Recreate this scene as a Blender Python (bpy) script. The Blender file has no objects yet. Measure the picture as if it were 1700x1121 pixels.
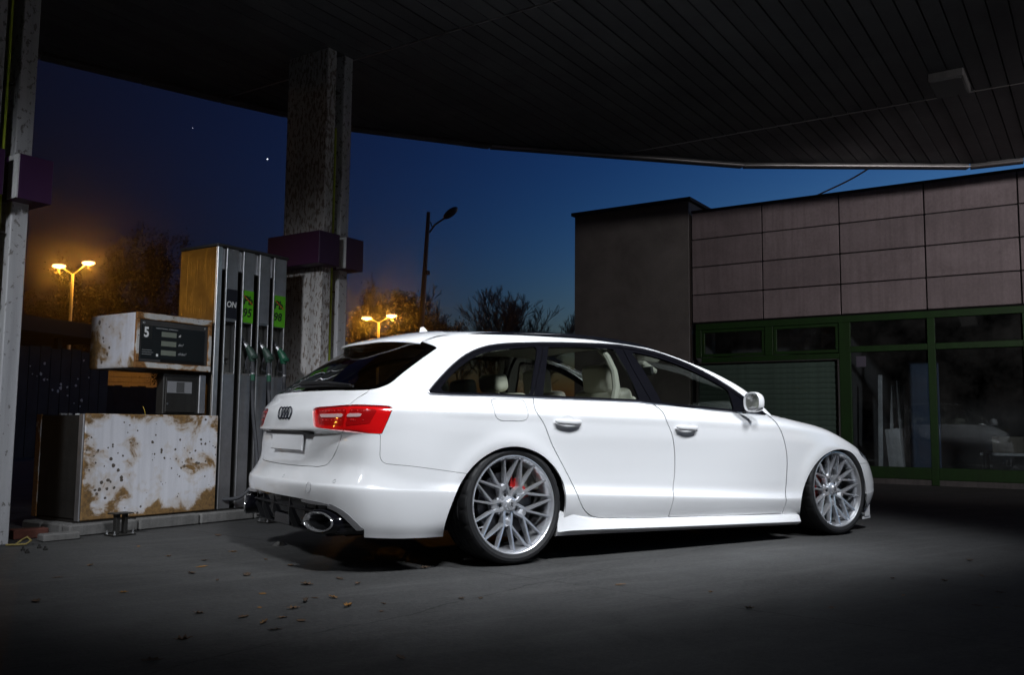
import bpy, bmesh, math, random
import numpy as np
from mathutils import Vector, Matrix

random.seed(7)
rng = np.random.default_rng(7)
SC = bpy.context.scene
COL = SC.collection
R_ = math.radians

# ------------------------------------------------------------------ camera
IW, IH = 1700.0, 1121.0
CAM = np.array([-2.85837, -5.20814, 0.789187])
YAW, PITCH, ROLL, FPX, SHY = 0.987723, 0.0927767, 0.0100224, 1482.056, 8.7636
_d = np.array([math.cos(YAW)*math.cos(PITCH), math.sin(YAW)*math.cos(PITCH), math.sin(PITCH)])
_r = np.array([math.sin(YAW), -math.cos(YAW), 0.0])
_u = np.cross(_r, _d)
CR = math.cos(ROLL)*_r + math.sin(ROLL)*_u
CU = -math.sin(ROLL)*_r + math.cos(ROLL)*_u
CD = _d
cam_data = bpy.data.cameras.new('camera')
cam_data.sensor_width = 36.0
cam_data.lens = FPX/IW*36.0
cam_data.shift_y = SHY/IW
cam_data.clip_start = 0.05
cam_data.clip_end = 6000
cam = bpy.data.objects.new('camera', cam_data)
COL.objects.link(cam)
mw = Matrix.Identity(4)
for i in range(3):
    mw[i][0], mw[i][1], mw[i][2], mw[i][3] = CR[i], CU[i], -CD[i], CAM[i]
cam.matrix_world = mw
SC.camera = cam

def ray(q):
    return CD + (q[0]-IW/2)/FPX*CR - (q[1]-IH/2-SHY)/FPX*CU
def project(P):
    v = np.asarray(P, float) - CAM
    z = v @ CD
    return np.stack([IW/2 + FPX*(v @ CR)/z, IH/2 + SHY - FPX*(v @ CU)/z], -1)
# the forecourt's own axes: s along the pump island, t across it
PHI = R_(23)
ES = np.array([math.cos(PHI), math.sin(PHI), 0.0])
ET = np.array([-math.sin(PHI), math.cos(PHI), 0.0])
def W3(s, t, z=0.0):
    return ES*s + ET*t + np.array([0, 0, z])
def st_of(P):
    return np.array([P @ ES, P @ ET, P[2]])
def on_z(q, z):
    v = ray(q); return CAM + (z-CAM[2])/v[2]*v
def on_t(q, t):
    v = ray(q); return CAM + (t-CAM @ ET)/(v @ ET)*v
def on_s(q, s):
    v = ray(q); return CAM + (s-CAM @ ES)/(v @ ES)*v
def at_depth(q, D):
    return CAM + ray(q)*D
# ------------------------------------------------------------------ dusk sky, low sun, exposure
SUN_AZ, SUN_EL = R_(-8), R_(-5.95)        # world azimuth (from +X) of the last glow, below the horizon
world = bpy.data.worlds.new('World'); SC.world = world; world.use_nodes = True
wn = world.node_tree; wn.nodes.clear()
sky = wn.nodes.new('ShaderNodeTexSky'); sky.sky_type = 'NISHITA'; sky.sun_disc = False
sky.sun_elevation = SUN_EL; sky.sun_rotation = math.pi/2-SUN_AZ
sky.air_density = 1.6; sky.dust_density = .6; sky.ozone_density = 3.0
bg = wn.nodes.new('ShaderNodeBackground'); bg.inputs[1].default_value = SKY_STR = .2
wo = wn.nodes.new('ShaderNodeOutputWorld')
tint = wn.nodes.new('ShaderNodeMix'); tint.data_type = 'RGBA'; tint.blend_type = 'MULTIPLY'; tint.inputs[0].default_value = 1.0; tint.inputs[7].default_value = (.74, .98, 1.0, 1)   # the camera's cool white balance
wn.links.new(sky.outputs[0], tint.inputs[6]); wn.links.new(tint.outputs[2], bg.inputs[0]); wn.links.new(bg.outputs[0], wo.inputs[0])
sl = bpy.data.lights.new('sun', 'SUN'); sl.energy = .0005; sl.angle = R_(12); sl.color = (1, .72, .5)
so_ = bpy.data.objects.new('sun', sl); COL.objects.link(so_)
so_.rotation_euler = Vector((-math.cos(SUN_AZ), -math.sin(SUN_AZ), -.06)).to_track_quat('-Z', 'Y').to_euler()
SC.view_settings.view_transform = 'Standard'; SC.view_settings.look = 'None'
SC.view_settings.gamma = 1.0; SC.view_settings.exposure = 7.5      # a long night exposure
SC.cycles.use_denoising = True
SC.cycles.max_bounces = 7; SC.cycles.diffuse_bounces = 3; SC.cycles.glossy_bounces = 4; SC.cycles.volume_bounces = 0; SC.cycles.transparent_max_bounces = 24
SC.cycles.sample_clamp_indirect = .06
SC.cycles.caustics_reflective = False; SC.cycles.caustics_refractive = False
# ------------------------------------------------------------------ helpers
MATS = {}
def mat(name, base=(.5, .5, .5), rough=.5, metal=0.0, coat=0.0, coat_rough=.03, ior=1.5, emis=None, estr=0.0, alpha=1.0, trans=0.0, spec=.5):
    m = bpy.data.materials.new(name); m.use_nodes = True
    p = m.node_tree.nodes['Principled BSDF']
    p.inputs['Base Color'].default_value = (*base, 1)
    p.inputs['Roughness'].default_value = rough
    p.inputs['Metallic'].default_value = metal
    p.inputs['Coat Weight'].default_value = coat
    p.inputs['Coat Roughness'].default_value = coat_rough
    p.inputs['IOR'].default_value = ior
    p.inputs['Specular IOR Level'].default_value = spec
    p.inputs['Transmission Weight'].default_value = trans
    if emis:
        p.inputs['Emission Color'].default_value = (*emis, 1)
        p.inputs['Emission Strength'].default_value = estr
    MATS[name] = m
    return m
def nodes_of(m):
    nt = m.node_tree
    return nt, nt.nodes, nt.links, nt.nodes['Principled BSDF']
def nd(nt, typ, **kw):
    n = nt.nodes.new(typ)
    for k, v in kw.items():
        setattr(n, k, v)
    return n
def noise(nt, scale, detail=6, rough=.6, vec=None, dist=0.0, dim='3D'):
    n = nd(nt, 'ShaderNodeTexNoise'); n.noise_dimensions = dim
    n.inputs['Scale'].default_value = scale; n.inputs['Detail'].default_value = detail
    n.inputs['Roughness'].default_value = rough; n.inputs['Distortion'].default_value = dist
    if vec is not None: nt.links.new(vec, n.inputs['Vector'])
    return n
def ramp(nt, fac, stops, mode='LINEAR'):
    n = nd(nt, 'ShaderNodeValToRGB'); n.color_ramp.interpolation = mode
    el = n.color_ramp.elements
    while len(el) < len(stops): el.new(.5)
    for e, (pp, c) in zip(el, stops):
        e.position = pp
        e.color = (c, c, c, 1) if not hasattr(c, '__len__') else (*c, 1)
    nt.links.new(fac, n.inputs[0])
    return n
def mixc(nt, fac, a, b, blend='MIX'):
    n = nd(nt, 'ShaderNodeMix', data_type='RGBA', blend_type=blend)
    for sock, v in ((n.inputs[0], fac), (n.inputs[6], a), (n.inputs[7], b)):
        if hasattr(v, 'is_linked') or hasattr(v, 'links'): nt.links.new(v, sock)
        elif hasattr(v, '__len__'): sock.default_value = (*v, 1)
        else: sock.default_value = v
    return n.outputs[2]
def math_(nt, op, a, b=0.0, c=None):
    n = nd(nt, 'ShaderNodeMath', operation=op)
    for sock, v in zip(n.inputs, (a, b, c)):
        if v is None: continue
        if hasattr(v, 'links'): nt.links.new(v, sock)
        else: sock.default_value = v
    return n.outputs[0]
def bump(nt, height, strength=.3, dist=.01):
    n = nd(nt, 'ShaderNodeBump'); n.inputs['Strength'].default_value = strength
    n.inputs['Distance'].default_value = dist
    nt.links.new(height, n.inputs['Height'])
    return n.outputs[0]
def objco(nt):
    return nd(nt, 'ShaderNodeTexCoord').outputs['Object']
def worldpos(nt):
    return nd(nt, 'ShaderNodeNewGeometry').outputs['Position']
def mapping(nt, vec, scale=(1, 1, 1), loc=(0, 0, 0), rot=(0, 0, 0)):
    n = nd(nt, 'ShaderNodeMapping')
    n.inputs['Scale'].default_value = scale; n.inputs['Location'].default_value = loc; n.inputs['Rotation'].default_value = rot
    nt.links.new(vec, n.inputs['Vector'])
    return n.outputs[0]

def tag(o, label=None, cat=None, group=None, kind=None):
    if label: o['label'] = label
    if cat: o['category'] = cat
    if group: o['group'] = group
    if kind: o['kind'] = kind
    return o
def empty(name, loc=(0, 0, 0), rz=0.0, label=None, cat=None, group=None):
    o = bpy.data.objects.new(name, None); COL.objects.link(o)
    o.location = loc; o.rotation_euler = (0, 0, rz); o.empty_display_size = .2
    tag(o, label, cat, group)
    return o
def raw_obj(name, V, F, m, parent=None, smooth=False, normals=None, sharp=None):
    """V in the parent's own space."""
    me = bpy.data.meshes.new(name)
    me.from_pydata([tuple(map(float, v)) for v in V], [], [tuple(int(i) for i in f) for f in F])
    if m is not None: me.materials.append(m)
    if smooth:
        me.polygons.foreach_set('use_smooth', [True]*len(me.polygons))
        if sharp is not None:
            try: me.set_sharp_from_angle(angle=R_(sharp))
            except Exception: pass
    me.update()
    if normals is not None:
        me.normals_split_custom_set_from_vertices([tuple(n) for n in normals])
    o = bpy.data.objects.new(name, me); COL.objects.link(o)
    if parent is not None: o.parent = parent
    return o
def bm_obj(name, bm, m, parent=None, smooth=False, sharp=35):
    me = bpy.data.meshes.new(name); bm.normal_update(); bm.to_mesh(me); bm.free()
    if m is not None: me.materials.append(m)
    if smooth:
        me.polygons.foreach_set('use_smooth', [True]*len(me.polygons))
        me.set_sharp_from_angle(angle=R_(sharp))
    o = bpy.data.objects.new(name, me); COL.objects.link(o)
    if parent is not None: o.parent = parent
    return o
def bx(bm, lo, hi, bev=0.0, mtx=None, seg=1):
    """axis box lo..hi (in the given matrix's space), edges bevelled"""
    r = bmesh.ops.create_cube(bm, size=1.0)
    vs = r['verts']
    c = [(a+b)/2 for a, b in zip(lo, hi)]; s = [abs(b-a) for a, b in zip(lo, hi)]
    for v in vs:
        v.co = Vector((c[0]+v.co.x*s[0], c[1]+v.co.y*s[1], c[2]+v.co.z*s[2]))
    if bev > 0:
        es = list({e for v in vs for e in v.link_edges})
        r2 = bmesh.ops.bevel(bm, geom=es, offset=min(bev, min(s)*.45), segments=seg, profile=.6, affect='EDGES')
        vs = list({v for f in r2['faces'] for v in f.verts} | {v for v in vs if v.is_valid})
    if mtx is not None:
        bmesh.ops.transform(bm, matrix=mtx, verts=vs)
    return vs
def box(name, lo, hi, m, parent=None, bev=0.0, mtx=None, seg=1):
    bm = bmesh.new(); bx(bm, lo, hi, bev, mtx, seg)
    return bm_obj(name, bm, m, parent)
def tube(bm, pts, rad, n=10, cap=True):
    """round tube through points; rad a number or one per point"""
    pts = [Vector(p) for p in pts]
    rads = rad if hasattr(rad, '__len__') else [rad]*len(pts)
    rings = []; prev = None
    for i, p in enumerate(pts):
        tdir = (pts[min(i+1, len(pts)-1)]-pts[max(i-1, 0)]).normalized()
        if prev is None:
            a = tdir.orthogonal().normalized()
        else:
            a = (prev - tdir*prev.dot(tdir)).normalized()
        prev = a; b = tdir.cross(a)
        rings.append([bm.verts.new(p + (a*math.cos(2*math.pi*k/n)+b*math.sin(2*math.pi*k/n))*rads[i]) for k in range(n)])
    for r1, r2 in zip(rings, rings[1:]):
        for k in range(n):
            bm.faces.new((r1[k], r1[(k+1) % n], r2[(k+1) % n], r2[k]))
    if cap:
        bm.faces.new(rings[0][::-1]); bm.faces.new(rings[-1])
def lathe(bm, prof, n=48, mtx=None, close=False):
    """prof = [(r, h)...] revolved about local Y axis: point = (r cos, h, r sin)"""
    rings = []
    for r, h in prof:
        rings.append([bm.verts.new((r*math.cos(2*math.pi*k/n), h, r*math.sin(2*math.pi*k/n))) for k in range(n)])
    pairs = list(zip(rings, rings[1:])) + ([(rings[-1], rings[0])] if close else [])
    for a, b in pairs:
        for k in range(n):
            bm.faces.new((a[k], b[k], b[(k+1) % n], a[(k+1) % n]))
    if mtx is not None:
        bmesh.ops.transform(bm, matrix=mtx, verts=[v for r in rings for v in r])
    return rings
def prism(bm, poly, h0, h1, axis='z', mtx=None):
    """extrude 2D polygon along an axis"""
    def P(a, b, h):
        return {'z': (a, b, h), 'y': (a, h, b), 'x': (h, a, b)}[axis]
    lo = [bm.verts.new(P(a, b, h0)) for a, b in poly]; hi = [bm.verts.new(P(a, b, h1)) for a, b in poly]
    n = len(poly)
    fs = [bm.faces.new(lo[::-1]), bm.faces.new(hi)]
    for i in range(n):
        fs.append(bm.faces.new((lo[i], lo[(i+1) % n], hi[(i+1) % n], hi[i])))
    bmesh.ops.recalc_face_normals(bm, faces=fs)
    if mtx is not None: bmesh.ops.transform(bm, matrix=mtx, verts=lo+hi)
def text_obj(name, body, size, m, parent, mtx, extrude=.0008, align='LEFT', shear=0.0, offset=0.0, sx=1.0):
    cu = bpy.data.curves.new(name, 'FONT'); cu.body = body; cu.size = size; cu.extrude = extrude
    cu.align_x = align; cu.shear = shear; cu.offset = offset; cu.resolution_u = 3
    tmp = bpy.data.objects.new(name, cu); COL.objects.link(tmp)
    dg = bpy.context.evaluated_depsgraph_get()
    me = bpy.data.meshes.new_from_object(tmp.evaluated_get(dg))
    bpy.data.objects.remove(tmp)
    me.transform(mtx @ Matrix.Diagonal((sx, 1, 1, 1)))
    me.materials.clear(); me.materials.append(m)
    o = bpy.data.objects.new(name, me); COL.objects.link(o); o.parent = parent
    return o
def cr_spline(P, nsub):
    """centripetal Catmull-Rom through P[k, ...,3]; nsub[i] samples in segment i"""
    P = np.asarray(P, float); k = P.shape[0]
    ext = np.concatenate([2*P[:1]-P[1:2], P, 2*P[-1:]-P[-2:-1]], 0)
    out = []
    for i in range(k-1):
        p0, p1, p2, p3 = ext[i], ext[i+1], ext[i+2], ext[i+3]
        def kn(a, b): return np.maximum(np.linalg.norm(b-a, axis=-1, keepdims=True), 1e-5)**.5
        t1 = kn(p0, p1); t2 = t1+kn(p1, p2); t3 = t2+kn(p2, p3)
        for j in range(nsub[i]):
            t = t1+(t2-t1)*j/nsub[i]
            A1 = (t1-t)/t1*p0+t/t1*p1; A2 = (t2-t)/(t2-t1)*p1+(t-t1)/(t2-t1)*p2; A3 = (t3-t)/(t3-t2)*p2+(t-t2)/(t3-t2)*p3
            B1 = (t2-t)/t2*A1+t/t2*A2; B2 = (t3-t)/(t3-t1)*A2+(t-t1)/(t3-t1)*A3
            out.append((t2-t)/(t2-t1)*B1+(t-t1)/(t2-t1)*B2)
    out.append(P[-1])
    return np.array(out)
# ------------------------------------------------------------------ materials
def glassy(name, tint, ior=1.5, rough=.0, grime=0.0):
    """thin pane: tinted see-through plus Fresnel reflection"""
    m = bpy.data.materials.new(name); m.use_nodes = True; nt = m.node_tree; nt.nodes.clear()
    out = nd(nt, 'ShaderNodeOutputMaterial')
    tr = nd(nt, 'ShaderNodeBsdfTransparent'); tr.inputs[0].default_value = (*tint, 1)
    gl = nd(nt, 'ShaderNodeBsdfGlossy'); gl.inputs['Roughness'].default_value = rough; gl.inputs[0].default_value = (1, 1, 1, 1)
    fr = nd(nt, 'ShaderNodeFresnel')
    bf = nd(nt, 'ShaderNodeNewGeometry').outputs['Backfacing']           # a thin pane reflects alike from both sides
    nt.links.new(math_(nt, 'MULTIPLY_ADD', bf, 1/ior-ior, ior), fr.inputs[0])
    mx = nd(nt, 'ShaderNodeMixShader')
    nt.links.new(fr.outputs[0], mx.inputs[0]); nt.links.new(tr.outputs[0], mx.inputs[1]); nt.links.new(gl.outputs[0], mx.inputs[2])
    last = mx.outputs[0]
    if grime > 0:
        df = nd(nt, 'ShaderNodeBsdfDiffuse'); df.inputs[0].default_value = (.25, .25, .24, 1)
        n = noise(nt, 2.2, 8, .65, worldpos(nt))
        n2 = noise(nt, 60, 3, .6, worldpos(nt))
        a = ramp(nt, n.outputs[0], [(.35, 0.0), (.75, 1.0)]).outputs[0]
        b = math_(nt, 'MULTIPLY_ADD', n2.outputs[0], .6, .5)
        f = math_(nt, 'MULTIPLY', math_(nt, 'MULTIPLY', a, b), grime)
        mx2 = nd(nt, 'ShaderNodeMixShader')
        nt.links.new(f, mx2.inputs[0]); nt.links.new(last, mx2.inputs[1]); nt.links.new(df.outputs[0], mx2.inputs[2])
        last = mx2.outputs[0]
    nt.links.new(last, out.inputs[0])
    MATS[name] = m
    return m
# car
paint = mat('white_car_paint', (.80, .80, .81), .32, coat=1.0, coat_rough=.02)
nt, ns, lk, pb = nodes_of(paint)
_n = noise(nt, 1.1, 5, .6, objco(nt))
_g = nd(nt, 'ShaderNodeSeparateXYZ'); lk.new(objco(nt), _g.inputs[0])
_low = ramp(nt, _g.outputs[2], [(.15, 1.0), (.42, 0.0)]).outputs[0]           # road dirt on the lowest panels
_d2 = ramp(nt, _n.outputs[0], [(.42, 0.0), (.75, 1.0)]).outputs[0]
_f = math_(nt, 'MULTIPLY', math_(nt, 'MULTIPLY', _low, _d2), .22)
lk.new(mixc(nt, _f, (.80, .80, .81), (.42, .40, .37)), pb.inputs['Base Color'])
lk.new(math_(nt, 'MULTIPLY_ADD', _f, 1.2, .30), pb.inputs['Roughness'])
gloss_black = mat('gloss_black_trim', (.005, .005, .007), .10, coat=.4, spec=.35)
satin_black = mat('satin_black_plastic', (.012, .012, .013), .5)
matt_black = mat('matt_black_shell', (.006, .006, .006), .9, spec=.1)
car_glass = glassy('tinted_car_glass', (.74, .78, .75), 1.5)
rear_glass = glassy('dark_rear_glass', (.22, .24, .24), 1.55)
chrome = mat('chrome', (.85, .85, .87), .12, metal=.9)
satin_alu = mat('satin_aluminium', (.55, .55, .57), .42, metal=.75)
rim_mat = mat('brushed_silver_rim', (.80, .81, .84), .28, metal=.82, coat=.3, coat_rough=.08)
nt, ns, lk, pb = nodes_of(rim_mat)
_n = noise(nt, 260, 2, .5, objco(nt)); lk.new(math_(nt, 'MULTIPLY_ADD', _n.outputs[0], .14, .24), pb.inputs['Roughness'])
rubber = mat('tyre_rubber', (.012, .012, .013), .62)
nt, ns, lk, pb = nodes_of(rubber)
_n = noise(nt, 40, 6, .6, objco(nt))
lk.new(mixc(nt, ramp(nt, _n.outputs[0], [(.45, 0.0), (.8, .5)]).outputs[0], (.008, .008, .009), (.022, .021, .019)), pb.inputs['Base Color'])
disc_mat = mat('brake_disc_steel', (.07, .07, .075), .45, metal=1.0)
red_caliper = mat('red_caliper_paint', (.50, .012, .012), .3, coat=.8)
cream = mat('cream_leather', (.50, .48, .40), .5)
nt, ns, lk, pb = nodes_of(cream)
_n = noise(nt, 240, 4, .6, objco(nt)); lk.new(bump(nt, _n.outputs[0], .25, .002), pb.inputs['Normal'])
cabin_dark = mat('cabin_dark_plastic', (.02, .02, .021), .7)
cabin_cream = mat('cabin_pale_lining', (.30, .29, .25), .8)
lamp_red = mat('tail_lamp_red', (.75, .010, .012), .18, coat=1.0, coat_rough=.01)
lamp_dark = mat('tail_lamp_dark_red', (.42, .006, .008), .25, coat=1.0)
lamp_led = mat('tail_lamp_led', (.80, .10, .10), .15, coat=1.0)
lamp_white = mat('tail_lamp_reverse', (.75, .70, .70), .2, coat=1.0)
lamp_lens = glassy('clear_red_lens', (.98, .80, .80), 1.5)
head_lens = glassy('headlamp_lens', (.75, .78, .82), 1.5)
plate_mat = mat('blank_plate', (.78, .78, .79), .3, coat=.4)
def rusty(name, base, rust_amt=.5, edge=.35, scale=5.0, rough=.55, fleck=.5, seed=0.0, rustcol=((.24, .135, .045), (.10, .058, .024))):
    """painted sheet with rust that eats in from the edges and in flecks"""
    m = mat(name, base, rough); nt, ns, lk, pb = nodes_of(m)
    tc = nd(nt, 'ShaderNodeTexCoord'); oc = mapping(nt, tc.outputs['Object'], loc=(seed, seed*1.7, seed*.3))
    g = nd(nt, 'ShaderNodeSeparateXYZ'); lk.new(tc.outputs['Generated'], g.inputs[0])
    ax = math_(nt, 'ABSOLUTE', math_(nt, 'SUBTRACT', g.outputs[0], .5)); az = math_(nt, 'ABSOLUTE', math_(nt, 'SUBTRACT', g.outputs[2], .5))
    e = math_(nt, 'MAXIMUM', ax, az)
    e = math_(nt, 'POWER', math_(nt, 'MULTIPLY', e, 2.0), 5.0)
    bot = math_(nt, 'POWER', math_(nt, 'SUBTRACT', 1.0, g.outputs[2]), 4.0)
    e = math_(nt, 'ADD', e, math_(nt, 'MULTIPLY', bot, .6))
    n1 = noise(nt, scale, 9, .62, oc, .4)
    v = math_(nt, 'MULTIPLY_ADD', e, edge, n1.outputs[0])
    big = ramp(nt, v, [(.66-rust_amt*.12, 0.0), (.72-rust_amt*.12, 1.0)]).outputs[0]
    vo = nd(nt, 'ShaderNodeTexVoronoi'); vo.inputs['Scale'].default_value = scale*4.5; lk.new(mixc(nt, .015, oc, noise(nt, 30, 3, .5, oc).outputs[1]), vo.inputs['Vector'])
    n2 = noise(nt, scale*.7, 3, .5, mapping(nt, oc, loc=(4.2, 1, 9)))
    thr = math_(nt, 'MULTIPLY', ramp(nt, n2.outputs[0], [(.33, 0.0), (.70, 1.0)]).outputs[0], .34*fleck)
    fl = math_(nt, 'LESS_THAN', vo.outputs['Distance'], thr)
    n3 = noise(nt, scale*9, 6, .7, oc)
    rc = mixc(nt, ramp(nt, n3.outputs[0], [(.35, 0.0), (.65, 1.0)]).outputs[0], rustcol[0], rustcol[1])
    flc = mixc(nt, n3.outputs[0], (.05, .035, .025), (.12, .10, .085))
    streak = noise(nt, 3.0, 5, .6, mapping(nt, oc, scale=(9, 9, .6)))
    b2 = mixc(nt, ramp(nt, streak.outputs[0], [(.4, 0.0), (.75, .35)]).outputs[0], base, tuple(c*.55 for c in base))
    halo = ramp(nt, v, [(.58-rust_amt*.12, 0.0), (.70-rust_amt*.12, .55)]).outputs[0]
    c = mixc(nt, halo, b2, (.36, .24, .10))
    c = mixc(nt, fl, c, flc); c = mixc(nt, big, c, rc)
    lk.new(c, pb.inputs['Base Color'])
    lk.new(math_(nt, 'MULTIPLY_ADD', big, .3, rough), pb.inputs['Roughness'])
    hgt = math_(nt, 'ADD', math_(nt, 'MULTIPLY', big, n3.outputs[0]), math_(nt, 'MULTIPLY', fl, -.6))
    lk.new(bump(nt, hgt, .5, .003), pb.inputs['Normal'])
    return m
def grimy(name, base, dark, scale=3.0, rough=.8, streaks=True, metal=0.0, bumpy=.2, fine=60, amount=(.35, .75)):
    m = mat(name, base, rough, metal); nt, ns, lk, pb = nodes_of(m)
    oc = objco(nt)
    n1 = noise(nt, scale, 8, .65, oc, .3)
    c = mixc(nt, ramp(nt, n1.outputs[0], [(amount[0], 0.0), (amount[1], 1.0)]).outputs[0], base, dark)
    if streaks:
        n2 = noise(nt, 2.0, 6, .6, mapping(nt, oc, scale=(7, 7, .35)))
        c = mixc(nt, ramp(nt, n2.outputs[0], [(.45, 0.0), (.75, .8)]).outputs[0], c, dark)
    n3 = noise(nt, fine, 5, .65, oc)
    c = mixc(nt, .25, c, mixc(nt, n3.outputs[0], (.0, .0, .0), tuple(min(1, b*2) for b in base)), 'MIX')
    lk.new(c, pb.inputs['Base Color'])
    lk.new(math_(nt, 'MULTIPLY_ADD', n1.outputs[0], .25, rough-.12), pb.inputs['Roughness'])
    lk.new(bump(nt, n3.outputs[0], bumpy, .004), pb.inputs['Normal'])
    return m
def speckled(name, base, spot, lo=.50, hi=.56, scale=26, stretch=.45, rough=.75):
    """peeling white paint over brown"""
    m = mat(name, base, rough); nt, ns, lk, pb = nodes_of(m); oc = objco(nt)
    n1 = noise(nt, scale, 5, .6, mapping(nt, oc, scale=(1, 1, stretch)), .3)
    n2 = noise(nt, 1.1, 3, .5, mapping(nt, oc, loc=(3, 1, 2), scale=(1, 1, .5)))
    v = math_(nt, 'MULTIPLY_ADD', n2.outputs[0], .30, math_(nt, 'SUBTRACT', n1.outputs[0], .15))
    f = ramp(nt, v, [(lo, 0.0), (hi, 1.0)]).outputs[0]
    n3 = noise(nt, 90, 4, .6, oc)
    st2 = noise(nt, 1.5, 5, .6, mapping(nt, oc, scale=(8, 8, .3)))
    b = mixc(nt, ramp(nt, st2.outputs[0], [(.42, 0.0), (.75, .6)]).outputs[0], base, tuple(x*.45 for x in base))
    c = mixc(nt, f, b, mixc(nt, n3.outputs[0], spot, tuple(x*.4 for x in spot)))
    lk.new(c, pb.inputs['Base Color'])
    lk.new(bump(nt, math_(nt, 'SUBTRACT', n3.outputs[0], f), .4, .003), pb.inputs['Normal'])
    return m
def steel(name, base=(.42, .42, .43), rough=.34, axis=2, metal=.88):
    m = mat(name, base, rough, metal=metal); nt, ns, lk, pb = nodes_of(m); oc = objco(nt)
    sc = [110, 110, 110]; sc[axis] = 2.0
    n1 = noise(nt, 1.0, 5, .6, mapping(nt, oc, scale=tuple(sc)))
    n2 = noise(nt, 5, 6, .65, oc)
    lk.new(math_(nt, 'ADD', math_(nt, 'MULTIPLY_ADD', n1.outputs[0], .22, rough-.12), math_(nt, 'MULTIPLY', n2.outputs[0], .12)), pb.inputs['Roughness'])
    lk.new(mixc(nt, ramp(nt, n2.outputs[0], [(.4, 0.0), (.8, .75)]).outputs[0], base, tuple(b*.45 for b in base)), pb.inputs['Base Color'])
    lk.new(bump(nt, n1.outputs[0], .12, .002), pb.inputs['Normal'])
    return m
# forecourt concrete
concrete = mat('forecourt_concrete', (.12, .12, .12), .85); nt, ns, lk, pb = nodes_of(concrete); wp_ = worldpos(nt)
n1 = noise(nt, .55, 9, .62, wp_, .6); n2 = noise(nt, 3.1, 8, .68, wp_, .3); n3 = noise(nt, 38, 6, .7, wp_); n4 = noise(nt, 1.3, 6, .6, mapping(nt, wp_, loc=(7, 3, 0)), 1.2)
c = mixc(nt, ramp(nt, n1.outputs[0], [(.36, 0.0), (.62, 1.0)]).outputs[0], (.054, .054, .055), (.023, .023, .023))
c = mixc(nt, ramp(nt, n2.outputs[0], [(.48, 0.0), (.72, .8)]).outputs[0], c, (.034, .033, .032))
c = mixc(nt, ramp(nt, n4.outputs[0], [(.60, 0.0), (.66, .45)]).outputs[0], c, (.028, .027, .027))
c = mixc(nt, ramp(nt, n3.outputs[0], [(.40, 0.0), (.70, .75)]).outputs[0], c, (.072, .070, .068))
n6 = noise(nt, 1.0, 7, .65, mapping(nt, wp_, scale=(.9, 7, 1), rot=(0, 0, R_(-35))), .4)
c = mixc(nt, ramp(nt, n6.outputs[0], [(.50, 0.0), (.68, .45)]).outputs[0], c, (.088, .086, .084))
n7 = noise(nt, 130, 2, .5, wp_)
c = mixc(nt, ramp(nt, n7.outputs[0], [(.57, 0.0), (.67, .8)]).outputs[0], c, (.018, .017, .016))
n5 = noise(nt, 9, 4, .6, wp_)
def crack(pa, pb_, wob, wid, sc):
    A = on_z(pa, 0); B = on_z(pb_, 0); dv = (B-A)/np.linalg.norm(B-A); nv = np.array([-dv[1], dv[0]])
    sep = nd(nt, 'ShaderNodeSeparateXYZ'); lk.new(wp_, sep.inputs[0])
    dist = math_(nt, 'ADD', math_(nt, 'MULTIPLY', sep.outputs[0], float(nv[0])), math_(nt, 'MULTIPLY_ADD', sep.outputs[1], float(nv[1]), float(-(A[0]*nv[0]+A[1]*nv[1]))))
    nn = noise(nt, sc, 7, .6, wp_); dist = math_(nt, 'ADD', dist, math_(nt, 'MULTIPLY', math_(nt, 'SUBTRACT', nn.outputs[0], .5), wob))
    a = math_(nt, 'ABSOLUTE', dist)
    wv = math_(nt, 'MULTIPLY', ramp(nt, n5.outputs[0], [(.36, .12), (.62, 1.0)]).outputs[0], wid)
    return math_(nt, 'LESS_THAN', a, wv)
ck = math_(nt, 'MAXIMUM', crack((670, 931), (847, 956), .10, .008, 1.6), crack((423, 1077), (829, 986), .30, .006, 1.1))
c = mixc(nt, ck, c, (.018, .017, .016))
lk.new(c, pb.inputs['Base Color'])
h = math_(nt, 'ADD', math_(nt, 'MULTIPLY', n3.outputs[0], .35), math_(nt, 'ADD', math_(nt, 'MULTIPLY', n2.outputs[0], .6), math_(nt, 'MULTIPLY', ck, -1.5)))
lk.new(bump(nt, h, .9, .010), pb.inputs['Normal'])
lk.new(math_(nt, 'MULTIPLY_ADD', n2.outputs[0], .35, .62), pb.inputs['Roughness'])
kerb_mat = grimy('kerb_concrete', (.16, .155, .15), (.06, .058, .055), 6, .9)
board_mat = grimy('ceiling_board_paint', (.095, .095, .10), (.035, .035, .04), 1.4, .55, streaks=False, bumpy=.1, fine=30)
nt, ns, lk, pb = nodes_of(board_mat)
oi = nd(nt, 'ShaderNodeObjectInfo'); src = pb.inputs['Base Color'].links[0].from_socket
lk.new(mixc(nt, math_(nt, 'MULTIPLY', oi.outputs['Random'], .55), src, (.035, .035, .038)), pb.inputs['Base Color'])
fascia_mat = grimy('canopy_fascia_metal', (.10, .10, .10), (.03, .03, .03), 3, .6)
strip_metal = mat('ceiling_joint_strip', (.5, .5, .5), .35, metal=1.0)
pillar_mat = speckled('flaking_pillar_paint', (.46, .445, .44), (.25, .205, .175), .535, .585, 38, .40)
pillar_plain = speckled('pale_pillar_paint', (.44, .44, .46), (.25, .24, .23), .60, .65, 30, .7)
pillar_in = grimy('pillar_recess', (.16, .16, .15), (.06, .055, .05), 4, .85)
purple = mat('purple_band_plastic', (.028, .006, .038), .4)
offwhite = grimy('white_end_plate', (.55, .55, .56), (.3, .3, .3), 6, .5)
cable_green = mat('green_yellow_cable', (.38, .48, .03), .5)
rust_panel = rusty('rusted_white_panel', (.57, .57, .61), .40, .17, 4.6, .5, .9, 2.3)
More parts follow.
